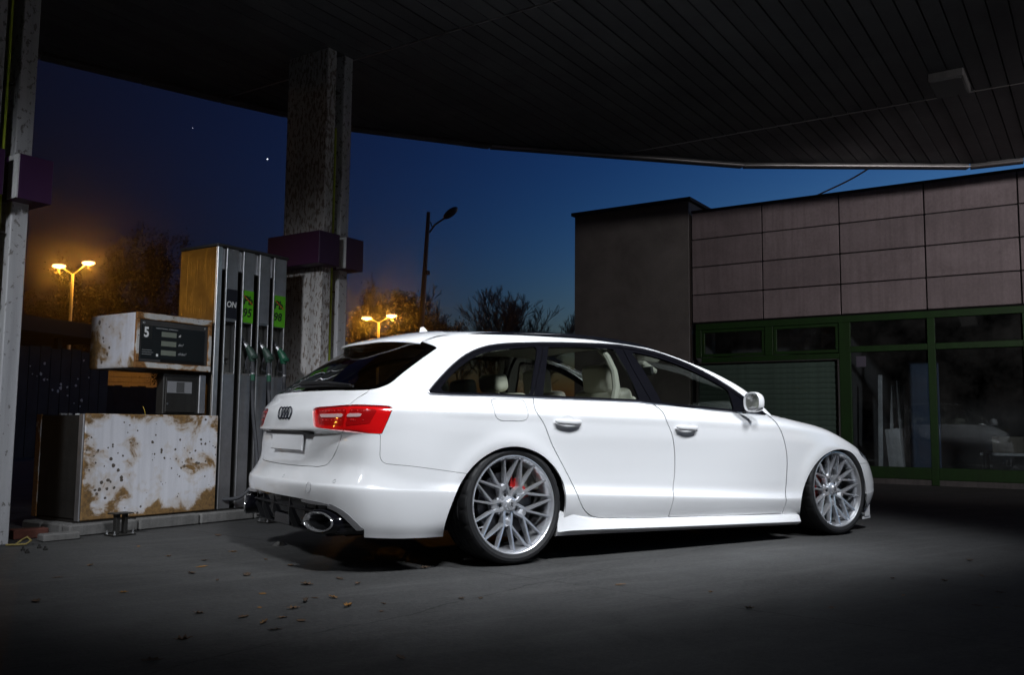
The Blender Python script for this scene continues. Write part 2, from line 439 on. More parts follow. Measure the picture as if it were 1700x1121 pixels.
rust_head = rusty('rusted_white_head', (.55, .55, .60), .30, .10, 3.4, .5, 1.0, 7.9)
rust_edge = rusty('rusted_frame', (.50, .49, .48), .75, .20, 7.0, .55, .6, 1.1, ((.30, .13, .03), (.10, .045, .015)))
steel_v = steel('brushed_steel', (.50, .50, .52), .36, 2)
steel_side = steel('brushed_steel_side', (.40, .36, .30), .25, 2, 1.0)
steel_bright = steel('bright_steel_edge', (.78, .78, .80), .26, 2)
dark_steel = grimy('dark_dirty_steel', (.050, .048, .045), (.018, .017, .016), 4, .5, metal=.6)
black_gap = mat('black_recess', (.006, .006, .006), .8, spec=.2)
bezel_mat = grimy('display_bezel', (.045, .043, .043), (.02, .02, .02), 5, .55, streaks=False)
screen_mat = mat('display_screen', (.008, .010, .012), .25, spec=.25)
lcd_mat = mat('lcd_window', (.17, .185, .15), .3)
print_white = mat('printed_white', (.72, .72, .72), .5)
print_grey = mat('printed_grey', (.30, .31, .32), .5)
print_black = mat('printed_black', (.010, .012, .012), .5)
label_black = mat('label_black', (.010, .011, .018), .45)
label_green = mat('label_green', (.10, .42, .012), .5)
print_red = mat('printed_red', (.60, .07, .02), .5)
nozzle_green = mat('nozzle_green', (.010, .075, .040), .45)
nozzle_dark = mat('nozzle_dark_green', (.022, .045, .034), .5)
hose_mat = mat('rubber_hose', (.030, .031, .036), .55)
alu_dull = mat('dull_aluminium', (.45, .45, .46), .4, metal=1.0)
brick_red = grimy('brick_red', (.12, .035, .022), (.05, .02, .015), 14, .9)
plaster = grimy('dark_plaster', (.20, .19, .18), (.09, .085, .08), 1.4, .95, streaks=False, bumpy=1.0, fine=45)
roof_felt = mat('roof_felt', (.02, .02, .02), .9)
clad = grimy('facade_cladding', (.34, .29, .30), (.13, .105, .11), 1.1, .6, fine=25, bumpy=.05)
nt, ns, lk, pb = nodes_of(clad)
oi = nd(nt, 'ShaderNodeObjectInfo'); src = pb.inputs['Base Color'].links[0].from_socket
lk.new(mixc(nt, math_(nt, 'MULTIPLY', oi.outputs['Random'], .35), src, (.13, .11, .115)), pb.inputs['Base Color'])
green_frame = grimy('green_window_frame', (.014, .055, .009), (.008, .026, .005), 3, .55, fine=30, bumpy=.05)
shutter_mat = grimy('green_shutter_slat', (.085, .14, .115), (.045, .075, .06), 2, .6, fine=20, bumpy=.05)
shop_glass = glassy('dusty_shop_glass', (.80, .85, .87), 1.5, .02, .10)
room_mat = grimy('bare_shop_wall', (.14, .135, .135), (.05, .05, .05), 1.2, .9)
board_white = grimy('white_sheet', (.85, .85, .86), (.25, .25, .25), 2, .7)
lamp_pole = mat('galvanised_pole', (.30, .30, .29), .6)
pole_dark = mat('concrete_pole', (.12, .115, .11), .9)
lamp_head_dark = mat('lamp_head', (.02, .02, .02), .5)
star_mat = mat('star_light', (1, 1, 1), .5, emis=(.9, .95, 1.0), estr=.012)
sodium = mat('sodium_lamp', (1, .6, .1), .5, emis=(1.0, .48, .16), estr=.045)
bark = mat('tree_bark', (.030, .025, .020), .95)
twig_mat = mat('twig_bark', (.026, .021, .016), .95)
leaf_dry = mat('dry_leaf', (.11, .055, .022), .8)
nt, ns, lk, pb = nodes_of(leaf_dry); oi = nd(nt, 'ShaderNodeObjectInfo')
lk.new(ramp(nt, oi.outputs['Random'], [(0.0, (.05, .032, .02)), (.55, (.12, .065, .03)), (.85, (.17, .085, .025)), (1.0, (.26, .12, .02))]).outputs[0], pb.inputs['Base Color'])
autumn = mat('withered_foliage', (.018, .014, .009), .95, spec=.1)
shed_dark = grimy('dark_painted_boarding', (.018, .018, .028), (.006, .006, .009), 3, .8)
shed_roof = mat('shed_roof', (.015, .014, .014), .9)
rib_wall = grimy('pale_ribbed_wall', (.42, .38, .30), (.22, .19, .14), 1, .8)
# ================================================================== the place
g = raw_obj('ground', [(-180, -180, 0), (240, -180, 0), (240, 240, 0), (-180, 240, 0)], [(0, 1, 2, 3)], concrete); tag(g, kind='structure')
STM = Matrix.Rotation(PHI, 4, 'Z')
def stbase(name, s, t, label, cat, group=None):
    return empty(name, tuple(W3(s, t, 0)), PHI, label, cat, group)
# ---- pump island kerb: precast kerb stones round a fill
isl = stbase('pump_island', -1.2, 2.215, 'low concrete kerb plinth under the fuel pump', 'plinth')
box('plinth_fill', (.03, .03, 0), (2.62, .60, .072), kerb_mat, isl, .01)
for k in range(5):
    box('kerb_stone', (.006+.53*k, 0, 0), (.006+.53*k+.515, .10, .085+.004*(k % 2)), kerb_mat, isl, .012)
box('kerb_stone', (-.004, .104, 0), (.10, .345, .087), kerb_mat, isl, .012); box('kerb_stone', (-.004, .352, 0), (.10, .60, .083), kerb_mat, isl, .012)
# ---- pillars
ZC = 4.28
def pillar(s0, label, near):
    t0 = 2.19
    p = stbase('canopy_pillar', s0, t0, label, 'pillar', None)
    FW, D = .112, .53
    box('flange', (0, 0, 0), (FW, D, ZC), pillar_mat if near else pillar_plain, p, .006)
    box('flange', (.325-FW, 0, 0), (.325, D, ZC), pillar_plain, p, .006)
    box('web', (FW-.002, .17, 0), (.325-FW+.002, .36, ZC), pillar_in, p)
    bm = bmesh.new(); tube(bm, [(.150, .03, .0), (.150, .03, 1.2), (.152, .03, 2.5), (.150, .03, 3.55 if near else 4.2)], .010, 8); bm_obj('cable', bm, cable_green, p, True)
    bm = bmesh.new(); tube(bm, [(.185, .145, 0), (.185, .145, ZC)], .018, 8); bm_obj('conduit', bm, pillar_in, p, True)
    for z in (1.0, 2.0, 3.0, 3.9): box('cable_clip', (.135, .032, z), (.20, .17, z+.012), dark_steel, p)
    box('socket_box', (.118, .06, 1.33), (.172, .12, 1.46), offwhite, p, .004)
    # purple price bands, one box round each flange, with a pale end plate in the slot
    box('price_band', (-.160, -.12, 2.212), (.094, .555, 2.507), purple, p, .004)
    box('price_band', (.1815, -.12, 2.212), (.407, .555, 2.507), purple, p, .004)
    box('end_plate', (.176, -.118, 2.216), (.1805, -.002, 2.503), offwhite, p)
    return p
pillar(1.043, 'pale concrete pillar with flaking spotted paint and purple band behind the car', True)
pillar(-1.937, 'pale concrete pillar with purple band standing before the rusted pump cabinet', False)
# ---- canopy
OUT = [(-9.5, 4.6), (-6, 5.6), (-3, 5.35), (-.34, 4.574), (.541, 4.29), (1.324, 4.044), (2.022, 3.80), (2.754, 3.524), (4.158, 2.527), (6.6, .16), (8.197, -2.329), (8.266, -2.944), (7.6, -6.5), (5.5, -9.2), (-6, -9.6), (-9.5, -6.0)]
can = stbase('canopy', 0, 0, 'dark flat canopy roof lined with narrow ceiling boards', 'canopy')
def clip_poly(poly, a, b, c):      # keep a*x+b*y <= c
    out = []
    for i in range(len(poly)):
        p, q = poly[i], poly[(i+1) % len(poly)]
        fp, fq = a*p[0]+b*p[1]-c, a*q[0]+b*q[1]-c
        if fp <= 0: out.append(p)
        if (fp < 0) != (fq < 0) and fp != fq:
            k = fp/(fp-fq); out.append((p[0]+(q[0]-p[0])*k, p[1]+(q[1]-p[1])*k))
    return out
BWID = .157
cuts = [-9.6, -2.62, 1.385, 5.4, 8.5]
tt0 = -9.6
k = 0
while tt0+k*BWID < 5.7:
    a, b = tt0+k*BWID, tt0+(k+1)*BWID
    for c0, c1 in zip(cuts, cuts[1:]):
        pl_ = clip_poly(clip_poly(clip_poly(clip_poly(OUT, 0, -1, -(a+.006)), 0, 1, b-.006), -1, 0, -(c0+.008)), 1, 0, c1-.008)
        if len(pl_) < 3: continue
        area = abs(sum(p[0]*q[1]-q[0]*p[1] for p, q in zip(pl_, pl_[1:]+pl_[:1])))/2
        if area < .01: continue
        dz = random.uniform(-.004, .004)
        bm = bmesh.new(); prism(bm, pl_, ZC+dz, ZC+.03+dz); bm_obj('ceiling_board', bm, board_mat, can)
    k += 1
bm = bmesh.new(); prism(bm, OUT, ZC+.05, ZC+.40); bm_obj('roof_slab', bm, fascia_mat, can)
for sx_ in cuts[1:-1]:
    ys = [p for p in OUT]
    tmax = max(t for s, t in clip_poly(clip_poly(OUT, -1, 0, -(sx_-.02)), 1, 0, sx_+.02))
    tmin = min(t for s, t in clip_poly(clip_poly(OUT, -1, 0, -(sx_-.02)), 1, 0, sx_+.02))
    box('joint_strip', (sx_-.010, tmin, ZC-.006), (sx_+.010, tmax, ZC+.02), strip_metal, can)
for i, (p, q) in enumerate(zip(OUT, OUT[1:]+OUT[:1])):
    d_ = np.array(q)-np.array(p); L_ = np.linalg.norm(d_); a_ = math.atan2(d_[1], d_[0])
    M_ = Matrix.Translation((p[0], p[1], 0)) @ Matrix.Rotation(a_, 4, 'Z')
    box('fascia', (.004, -.002, ZC-.055), (L_-.004, .10, ZC+.62), fascia_mat, can, .004, M_)
    box('fascia_lip', (.01, -.05, ZC-.052), (L_-.01, -.004, ZC-.040), strip_metal if i in (8, 9, 10) else fascia_mat, can, 0, M_)
cl = stbase('canopy_lamp', 4.9, -2.52, 'unlit square lamp fitting on the canopy ceiling boards', 'lamp')
box('housing', (-.27, -.16, ZC-.09), (.27, .16, ZC-.006), fascia_mat, cl, .01)
box('diffuser', (-.25, -.14, ZC-.098), (.25, .14, ZC-.0905), mat('dusty_diffuser', (.10, .10, .10), .6), cl)
# ---- added floodlights out of view, in place of hand-held light painting
def added_floodlight(loc, aim, power, cone, blend, radius, label, color=(1, .985, .97)):
    f = empty('added_floodlight', tuple(loc), 0, label, 'added_floodlight', None)
    dv = (Vector(aim)-Vector(loc)).normalized(); Q = dv.to_track_quat('-Z', 'Y').to_matrix().to_4x4()
    bm = bmesh.new(); bx(bm, (-.26, -.20, -.0), (.26, .20, .12), .02, Q); bm_obj('housing', bm, lamp_head_dark, f)
    bm = bmesh.new(); bx(bm, (-.24, -.18, -.012), (.24, .18, -.002), 0, Q); bm_obj('lens', bm, added_flood_lens, f)
    bm = bmesh.new(); tube(bm, [tuple(Q @ Vector((-.28, 0, .06))), (0, 0, ZC-loc[2]-.02), tuple(Q @ Vector((.28, 0, .06)))], .014, 6); bm_obj('bracket', bm, lamp_head_dark, f)
    ld = bpy.data.lights.new('added_flood_beam', 'SPOT'); ld.energy = power; ld.spot_size = R_(cone); ld.spot_blend = blend; ld.shadow_soft_size = radius; ld.color = color
    lo = bpy.data.objects.new('added_flood_beam', ld); COL.objects.link(lo); lo.parent = f
    lo.matrix_local = Matrix.Translation(dv*.05) @ dv.to_track_quat('-Z', 'Y').to_matrix().to_4x4()
    return f
added_flood_lens = mat('added_floodlight_lens', (.9, .9, .9), .3, emis=(1, .98, .95), estr=.0003)
COOL = (.90, .945, 1.0)
added_floodlight((-1.25, -3.4, 4.0), (-.62, -.75, .95), 4.2, 62, .95, .32, 'added flood lamp out of view under the canopy aimed at the rear wheel of the car', COOL)
added_floodlight((.9, -3.4, 4.0), (.85, -.9, 1.0), 4.2, 62, .95, .32, 'added flood lamp out of view under the canopy aimed at the rear door of the car', COOL)
added_floodlight((2.85, -3.3, 4.0), (2.45, -.9, 1.0), 4.2, 62, .95, .32, 'added flood lamp out of view under the canopy aimed at the front wing of the car', COOL)
added_floodlight((-5.0, -2.6, 4.0), (-1.25, .9, 1.15), 6.0, 42, .95, .32, 'added flood lamp out of view under the canopy aimed at the tailgate and pump', COOL)
added_floodlight((4.8, -6.6, 4.0), (9.2, 1.8, 3.3), 7.0, 64, .9, .30, 'weak added flood lamp out of view under the canopy aimed at the shop front', (1, .92, .93))
# ---- fuel pump
PS, PT = 0.0, 2.277
pump = stbase('fuel_pump', PS, PT, 'old steel fuel pump with rusted white cabinet, display head and green nozzles', 'fuel pump')
cab = box('cabinet', (-1.085, .02, .088), (.005, .60, .835), dark_steel, pump, .006)
fp = box('front_panel', (-1.092, -.012, .100), (.030, .012, .845), rust_panel, cab, .006)
box('plinth_rail', (-1.10, .0, .0725), (.74, .50, .0975), dark_steel, cab)
box('corner_post', (-1.106, -.006, .098), (-1.0935, .05, .842), steel_v, cab, .003)
box('rear_post', (-1.100, .55, .098), (-1.086, .612, .838), rust_edge, cab, .003)
box('side_panel', (-1.0955, .055, .11), (-1.0862, .545, .83), dark_steel, cab, .003)
bm = bmesh.new()
for k in range(30):
    x, y = random.uniform(-1.06, -.2), random.uniform(.05, .5); bx(bm, (x, y, .835), (x+random.uniform(.01, .05), y+random.uniform(.01, .03), .838+random.uniform(.002, .012)), 0, None)
o = bm_obj('paint_flakes', bm, offwhite, cab); tag(o, kind='stuff')
bm = bmesh.new(); tube(bm, [(-.60, .03, .84), (-.615, .02, .875), (-.63, .02, .905)], .003, 5); bm_obj('bent_wire', bm, mat('yellow_wire', (.45, .32, .05), .6), cab)
box('lower_module', (-.450, .04, .850), (-.080, .13, 1.165), dark_steel, pump, .006)
sv = box('service_plate', (-.435, .030, .865), (-.165, .0395, 1.135), dark_steel, pump, .004)
st1 = box('sticker', (-.425, .0265, 1.015), (-.205, .0295, 1.105), mat('worn_sticker', (.20, .20, .21), .6), sv)
box('sticker_patch', (-.345, .0245, 1.02), (-.275, .0262, 1.10), mat('worn_sticker_dark', (.06, .06, .06), .6), st1)
box('module_edge', (-.138, .022, .86), (-.078, .0385, 1.165), steel_v, pump, .004)
bm = bmesh.new(); lathe(bm, [(0, -.004), (.008, -.004), (.008, .004)], 12, Matrix.Translation((-.420, .029, .93))); bm_obj('lock', bm, alu_dull, sv)
# display head
hd = bpy.data.objects.new('display_head', None); COL.objects.link(hd); hd.parent = pump
box('head_case', (-.735, .012, 1.190), (-.066, .585, 1.605), rust_head, hd, .016, None, 2)
bm = bmesh.new()
for lo, hi in (((-.735, -.012, 1.555), (-.064, .0115, 1.606)), ((-.735, -.012, 1.190), (-.064, .0115, 1.236)), ((-.735, -.012, 1.2365), (-.705, .0115, 1.5545)), ((-.098, -.012, 1.2365), (-.064, .0115, 1.5545))):
    box('head_frame', lo, hi, rust_edge, hd, .004)
bz = box('bezel', (-.7045, -.004, 1.237), (-.0985, .0112, 1.554), bezel_mat, hd, .003)
scr = box('screen', (-.690, -.0075, 1.262), (-.130, -.0045, 1.512), screen_mat, bz)
PF = Matrix.Rotation(math.pi/2, 4, 'X')
def face_text(name, body, size, s, z, y, m, par, **kw):
    return text_obj(name, body, size, m, par, Matrix.Translation((s, y, z)) @ PF, **kw)
box('number_field', (-.683, -.0085, 1.41), (-.600, -.0078, 1.51), print_black, scr)
face_text('number', '5', .105, -.672, 1.425, -.0095, print_white, scr, sx=.85, offset=.003)
for k, (z, txt) in enumerate(((1.440, 'zł'), (1.370, 'dm³'), (1.300, 'zł/dm³'))):
    box('lcd_window', (-.520+.0*k, -.0092, z-.004), (-.390, -.0078, z+.034), lcd_mat, scr)
    face_text('unit', txt, .030, -.372, z+.004, -.0088, print_white if k == 0 else print_grey, scr, shear=.15)
face_text('caption', 'LEGALIZOWANO  ODMIERZACZ', .013, -.570, 1.492, -.0088, print_grey, scr)
for k in range(3): box('small_print', (-.680, -.0085, 1.325-.016*k), (-.60+.012*(k % 2), -.0079, 1.328-.016*k), print_grey, scr)
box('approval_mark', (-.560, -.0085, 1.283), (-.543, -.0079, 1.302), print_white, scr)
box('screen_shadow_gap', (-.52, -.0078, 1.245), (-.125, -.0044, 1.2605), black_gap, bz)
for s_, z_ in ((-.668, 1.530), (-.128, 1.532)):
    bm = bmesh.new(); lathe(bm, [(0, -.004), (.008, -.003), (.010, .0)], 12, Matrix.Translation((s_, -.0045, z_))); bm_obj('screw', bm, alu_dull, bz, True)
# hose tower
tw = bpy.data.objects.new('hose_tower', None); COL.objects.link(tw); tw.parent = pump
box('tower_core', (-.020, .075, .0985), (.705, .470, 2.225), black_gap, tw)
box('tower_side', (-.034, .012, .0985), (-.0205, .475, 2.222), steel_side, tw, .003)
box('tower_side', (.7055, .012, .0985), (.718, .475, 2.222), steel_side, tw, .003)
box('tower_cap', (-.042, -.010, 2.2235), (.724, .482, 2.248), bezel_mat, tw, .006)
box('edge_post', (-.034, -.006, .0985), (.014, .0115, 2.2215), steel_bright, tw, .004)
cols = [(.060, .179), (.231, .347), (.403, .520), (.562, .698)]
prev = .014
for k, (a, b) in enumerate(cols):
    c_ = bpy.data.objects.new('hose_column', None); COL.objects.link(c_); c_.parent = tw
    box('slot_plate', (prev+.003, .020, 2.045), (a-.003, .072, 2.218), steel_v, c_, .002)
    box('slot_wall', (a-.002, .012, .10), (a-.0002, .072, 2.04), dark_steel, c_)
    # steel face above and below the nozzle boot
    box('column_face', (a, -.002, 1.632), (b, .070, 2.2205), steel_v, c_, .003)
    box('column_face', (a, -.002, .100), (b, .070, 1.186), steel_v, c_, .003)
    box('column_edge', (a-.006, -.010, .100), (a+.004, -.0025, 2.2205), steel_bright, c_, .002)
    box('boot_side', (a, -.002, 1.187), (a+.010, .070, 1.6315), alu_dull, c_, .002); box('boot_side', (b-.010, -.002, 1.187), (b, .070, 1.6315), alu_dull, c_, .002)
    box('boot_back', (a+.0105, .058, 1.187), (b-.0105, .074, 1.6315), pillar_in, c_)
    box('boot_floor', (a+.0105, .0, 1.187), (b-.0105, .0575, 1.198), kerb_mat, c_)
    box('boot_roof', (a+.0105, .0, 1.618), (b-.0105, .0575, 1.6315), alu_dull, c_)
    if k == 0:
        lb_ = box('fuel_label', (a+.002, -.0040, 1.642), (b-.001, -.0024, 1.885), label_black, c_)
        face_text('lettering', 'ON', .070, a+.009, 1.735, -.0052, print_white, lb_, sx=.88, shear=.12, offset=.001)
        bm = bmesh.new(); tube(bm, [(a+.055, .05, 1.30), (a+.055, .03, 1.30), (a+.055, .022, 1.27)], .006, 6); tube(bm, [(a+.04, .045, 1.315), (a+.09, .045, 1.315)], .005, 6); bm_obj('nozzle_hook', bm, dark_steel, c_)
    elif k in (1, 3):
        lb_ = box('fuel_label', (a+.002, -.0040, 1.625 if k == 1 else 1.622), (b-.001, -.0024, 1.895), label_green, c_)
        face_text('lettering', 'Pb', .104, a+.006, 1.778, -.0052, print_black, lb_, sx=.92, shear=.18, offset=.0015)
        face_text('lettering', '95' if k == 1 else '98', .100, a+.005, 1.675, -.0052, print_black, lb_, sx=.90, shear=.15, offset=.0015)
        bm = bmesh.new(); bx(bm, (-.058, -.0008, -.0032), (.058, .0008, .0032), 0, Matrix.Translation(((a+b)/2, -.0062, 1.815)) @ Matrix.Rotation(R_(36), 4, 'Y')); bm_obj('red_strike', bm, print_red, lb_)
    if k > 0:
        nz = bpy.data.objects.new('nozzle', None); COL.objects.link(nz); nz.parent = c_; nz.location = ((a+b)/2+.004, 0, 0)
        dark = k < 3
        bm = bmesh.new(); tube(bm, [(-.032, .050, 1.515), (-.020, .020, 1.475), (-.008, -.012, 1.428)], [.013, .015, .017], 10); bm_obj('spout', bm, hose_mat, nz, True)
        bm = bmesh.new(); tube(bm, [(-.0125, .0, 1.446), (-.003, -.018, 1.420)], .0195, 10); bm_obj('collar', bm, alu_dull, nz, True)
        bm = bmesh.new(); tube(bm, [(-.006, -.015, 1.428), (.008, -.040, 1.385), (.018, -.060, 1.345), (.016, -.062, 1.30)], [.022, .034, .040, .026], 12)
        for v in bm.verts: v.co.x = (v.co.x-.01)*.85+.01
        bx(bm, (-.012, -.115, 1.318), (.034, -.045, 1.352), .014, Matrix.Identity(4), 2)
        bm_obj('grip', bm, nozzle_dark if dark else nozzle_green, nz, True, 50)
        bm = bmesh.new(); tube(bm, [(-.004, -.03, 1.345), (-.022, -.025, 1.29), (-.020, -.03, 1.235), (.008, -.055, 1.225), (.014, -.06, 1.26)], .007, 6); bm_obj('trigger_guard', bm, hose_mat, nz, True)
        bm = bmesh.new(); tube(bm, [(.016, -.060, 1.325), (.018, -.066, 1.26), (.020, -.068, 1.205)], .0175, 10); bm_obj('swivel', bm, hose_mat, nz, True)
        bm = bmesh.new(); tube(bm, [(.020, -.068, 1.206), (.020, -.068, 1.194)], .018, 10); bm_obj('swivel_ring', bm, alu_dull, nz, True)
        bm = bmesh.new(); tube(bm, [(.020, -.068, 1.193), (.021, -.069, 1.142)], .0185, 10); bm_obj('coupling', bm, nozzle_green if dark else hose_mat, nz, True)
        bm = bmesh.new()
        for q in range(8): tube(bm, [(.021, -.069, 1.141-.009*q), (.021, -.069, 1.1335-.009*q)], [.0185, .0165], 10)
        tube(bm, [(.021, -.069, 1.14), (.021, -.069, 1.06)], .0155, 8)
        o = bm_obj('strain_relief', bm, hose_mat, nz, True, 40); tag(o, kind='stuff')
        ends = {1: [(.021, -.069, 1.065), (.03, -.08, .85), (.045, -.11, .60), (.04, -.13, .40), (-.02, -.12, .25), (-.10, -.08, .185), (-.16, -.02, .175), (-.19, .03, .175)],
                2: [(.021, -.069, 1.065), (.026, -.09, .85), (.01, -.11, .62), (-.03, -.12, .42), (-.05, -.10, .26), (-.06, -.04, .19), (-.07, .03, .18)],
                3: [(.021, -.069, 1.065), (.022, -.09, .85), (.015, -.11, .62), (-.02, -.12, .42), (-.05, -.10, .26), (-.06, -.04, .19), (-.07, .03, .18)]}[k]
        P3 = cr_spline(np.array(ends), [6]*(len(ends)-1))
        bm = bmesh.new(); tube(bm, [tuple(p) for p in P3], .0155, 10); bm_obj('hose', bm, hose_mat, nz, True)
    prev = b
# floor brackets in front of the pump
def bracket(s, t, label):
    b = stbase('floor_bracket', s, t, label, 'bracket')
    box('foot_plate', (-.085, -.06, .004), (.085, .06, .012), dark_steel, b, .002)
    box('top_plate', (-.075, -.055, .150), (.065, .045, .158), dark_steel, b, .002)
    box('post', (-.045, -.02, .0125), (-.015, .02, .1495), dark_steel, b, .002); box('post', (.020, -.02, .0125), (.045, .02, .1495), dark_steel, b, .002)
    for x in (-.07, .07):
        for y in (-.045, .045):
            bm = bmesh.new(); lathe(bm, [(.0, .030), (.004, .030), (.004, .014), (.009, .014), (.009, .004)], 8, Matrix.Translation((x, y, .008)) @ Matrix.Rotation(math.pi/2, 4, 'X')); bm_obj('bolt', bm, chrome, b)
    bm = bmesh.new()
    return b
bracket(-.905, 2.085, 'short rusty steel bracket bolted to the ground before the rusted panel')
bracket(.30, 1.92, 'short rusty steel bracket bolted to the ground under the rear bumper')
# bits by the left pillar
o = box('brick', (-.11, -.05, 0), (.11, .05, .065), brick_red, None, .006); o.location = tuple(W3(-1.36, 2.42, 0)); o.rotation_euler = (0, 0, PHI-.2); tag(o, 'single red brick lying between the pillar and the pump plinth', 'brick')
o = box('stone_slab', (-.12, -.05, 0), (.12, .05, .05), kerb_mat, None, .008); o.location = tuple(W3(-1.30, 2.16, 0)); o.rotation_euler = (0, 0, PHI-.1); tag(o, 'flat grey stone scrap leaning by the corner of the pump plinth', 'stone')
bm = bmesh.new(); tube(bm, [(0, 0, .01), (.03, .02, .03), (.06, .0, .05), (.08, -.03, .03), (.05, -.05, .012), (.0, -.04, .01), (-.06, -.02, .01)], .006, 8); o = bm_obj('yellow_strap', bm, mat('yellow_strap', (.22, .17, .05), .8), None, True); o.location = tuple(W3(-1.60, 2.12, 0)); tag(o, 'crumpled yellow strap on the ground at the pillar foot', 'strap')
for k, q in enumerate([(38, 915), (45, 919), (65, 911), (75, 914)]):
    bm = bmesh.new(); lathe(bm, [(0, .025), (.006, .025), (.007, .012), (.013, .011), (.013, .0), (0, 0)], 6, Matrix.Rotation(math.pi/2, 4, 'X')); o = bm_obj('anchor_bolt', bm, dark_steel, None); o.location = tuple(on_z(q, 0)); tag(o, 'rusty anchor bolt stub sticking out of the concrete', 'bolt', 'anchor bolts in the concrete')
# ---- the disused shop
S0 = 9.3
shop = stbase('shop_building', S0, 0, 'disused shop with grey square cladding, green window frames and dusty glass', 'building')
# local x = into the building, y = t
T_L, T_R = 2.0, -9.0
box('wall', (.06, T_R, 2.46), (.30, T_L, 4.36), room_mat, shop)
box('roof', (.05, T_R, 4.30), (7.0, T_L, 4.37), roof_felt, shop, 0)
box('roof_edge', (.0, T_R-.02, 4.391), (.12, T_L, 4.425), dark_steel, shop)
tj = [2.0-1.197*k for k in range(10)]
for a, b in zip(tj, tj[1:]):
    for r in range(4):
        z0 = 2.520+.4675*r; x = random.uniform(-.005, .005)
        o = box('cladding_panel', (x, b+.010, z0+.009), (.05+x, a-.010, z0+.4675-.009), clad, shop, .005)
        o.rotation_euler = (0, 0, 0)
    box('cladding_rail', (.02, b-.006, 2.52), (.0595, b+.006, 4.39), black_gap, shop)
box('wall_flashing', (-.012, T_L+.004, .0), (.035, T_L+.03, 4.37), alu_dull, shop)
# frames: top rail, mid rails, mullions, sill
fr = bpy.data.objects.new('window_front', None); COL.objects.link(fr); fr.parent = shop
def F_(lo, hi): return box('frame_bar', lo, hi, green_frame, fr, .005)
F_((.0, T_R, 2.400), (.075, 1.94, 2.500)); box('frame_gap', (.01, T_R, 2.4995), (.07, T_L, 2.52), black_gap, fr)
F_((-.002, .655, 1.935), (.073, .785, 2.3995)); F_((-.002, 1.845, 1.935), (.073, 1.945, 2.3995))
F_((-.004, -.515, .0), (.074, -.350, 2.3995))
F_((.0, -.3495, 1.850), (.072, 1.845, 1.9345))
for a in (-1.68, -2.88, -4.08, -5.28, -6.48): F_((-.004, a, .0), (.074, a+.10, 2.3995))
mull = [-.515, -1.58, -1.68, -2.78, -2.88, -3.98, -4.08, -5.18, -5.28, -6.38, -6.48, -8.9]
for a, b in zip(mull[0::2], mull[1::2]):
    F_((.0, b+.001, 1.940), (.070, a-.001, 2.030)); F_((.0, b+.001, .080), (.090, a-.001, .250)); box('base_wall', (.01, b+.001, .0), (.10, a-.001, .0795), room_mat, fr)
    box('window_pane', (.030, b+.001, .251), (.036, a-.001, 1.939), shop_glass, fr); box('window_pane', (.030, b+.001, 2.031), (.036, a-.001, 2.399), shop_glass, fr)
def bar_w(t0, t1):
    # inner sash of a fanlight
    for lo, hi in (((.012, t0, 1.945), (.06, t1, 1.995)), ((.012, t0, 2.345), (.06, t1, 2.395)), ((.012, t0, 1.9955), (.06, t0+.05, 2.3445)), ((.012, t1-.05, 1.9955), (.06, t1, 2.3445))): F_(lo, hi)
    box('window_pane', (.030, t0+.051, 1.996), (.036, t1-.051, 2.344), shop_glass, fr)
bar_w(.790, 1.842); bar_w(-.345, .650)
# roller shutter
sh = bpy.data.objects.new('roller_shutter', None); COL.objects.link(sh); sh.parent = shop
n = 22
bm = bmesh.new(); prism(bm, [(.0, .0), (-.005, .006), (-.009, .03), (-.009, .052), (-.005, .074), (.0, .0805)], -.355, 1.90, 'y')
proto = None
for k in range(n):
    if proto is None:
        proto = bm_obj('shutter_slat', bm, shutter_mat, sh); proto.location = (.05, 0, .02+.0815*k)
    else:
        c = proto.copy(); COL.objects.link(c); c.parent = sh; c.location = (.05+random.uniform(-.002, .002), 0, .02+.0815*k)
box('shutter_back', (.055, -.35, .0), (.075, 1.93, 1.84), black_gap, sh)
box('shutter_guide', (-.01, -.349, .0), (.05, -.325, 1.835), alu_dull, sh); box('shutter_guide', (-.01, 1.91, .0), (.05, 1.935, 1.835), alu_dull, sh)
box('shutter_head', (-.012, -.324, 1.836), (.05, 1.91, 1.8495), alu_dull, sh)
# room behind the glass
box('room_floor', (.1, -9.0, .01), (5.5, -.36, .03), room_mat, shop); box('room_ceiling', (.31, -9.0, 2.55), (5.5, -.36, 2.6), room_mat, shop)
box('room_back', (5.5, -9.0, .0), (5.6, -.36, 2.6), room_mat, shop); box('room_side', (.31, -.36, .0), (5.6, -.30, 2.6), room_mat, shop)
box('end_wall', (.06, -9.1, 0), (7.0, -9.0, 4.36), plaster, shop)
box('store_back', (1.0, -.299, .0), (1.1, 1.98, 2.6), room_mat, shop)
# things seen through the glass
def inside(name, lo, hi, m, label, cat, rot=(0, 0, 0), loc=(0, 0, 0), bev=.004):
    o = box(name, lo, hi, m, None, bev); o.matrix_world = Matrix.Translation(Vector(W3(S0+loc[0], loc[1], loc[2]))) @ STM @ Matrix.Rotation(rot[0], 4, 'X') @ Matrix.Rotation(rot[1], 4, 'Y'); tag(o, label, cat); return o
inside('door_profile', (-.02, -.03, 0), (.02, .03, 1.60), board_white, 'tall white plastic profile leaning inside the shop window', 'profile', (0, R_(5), 0), (.50, -.80, .031))
inside('door_profile', (-.02, -.03, 0), (.02, .03, 1.52), offwhite, 'greyish white plastic profile standing beside the leaning sheet in the shop window', 'profile', (R_(-3), R_(7), 0), (.50, -1.13, .031))
inside('plastic_sheet', (-.006, -.10, 0), (.006, .10, 1.45), board_white, 'narrow white plastic sheet propped between two profiles behind the shop glass', 'sheet', (R_(2), R_(6), 0), (.62, -.98, .031))
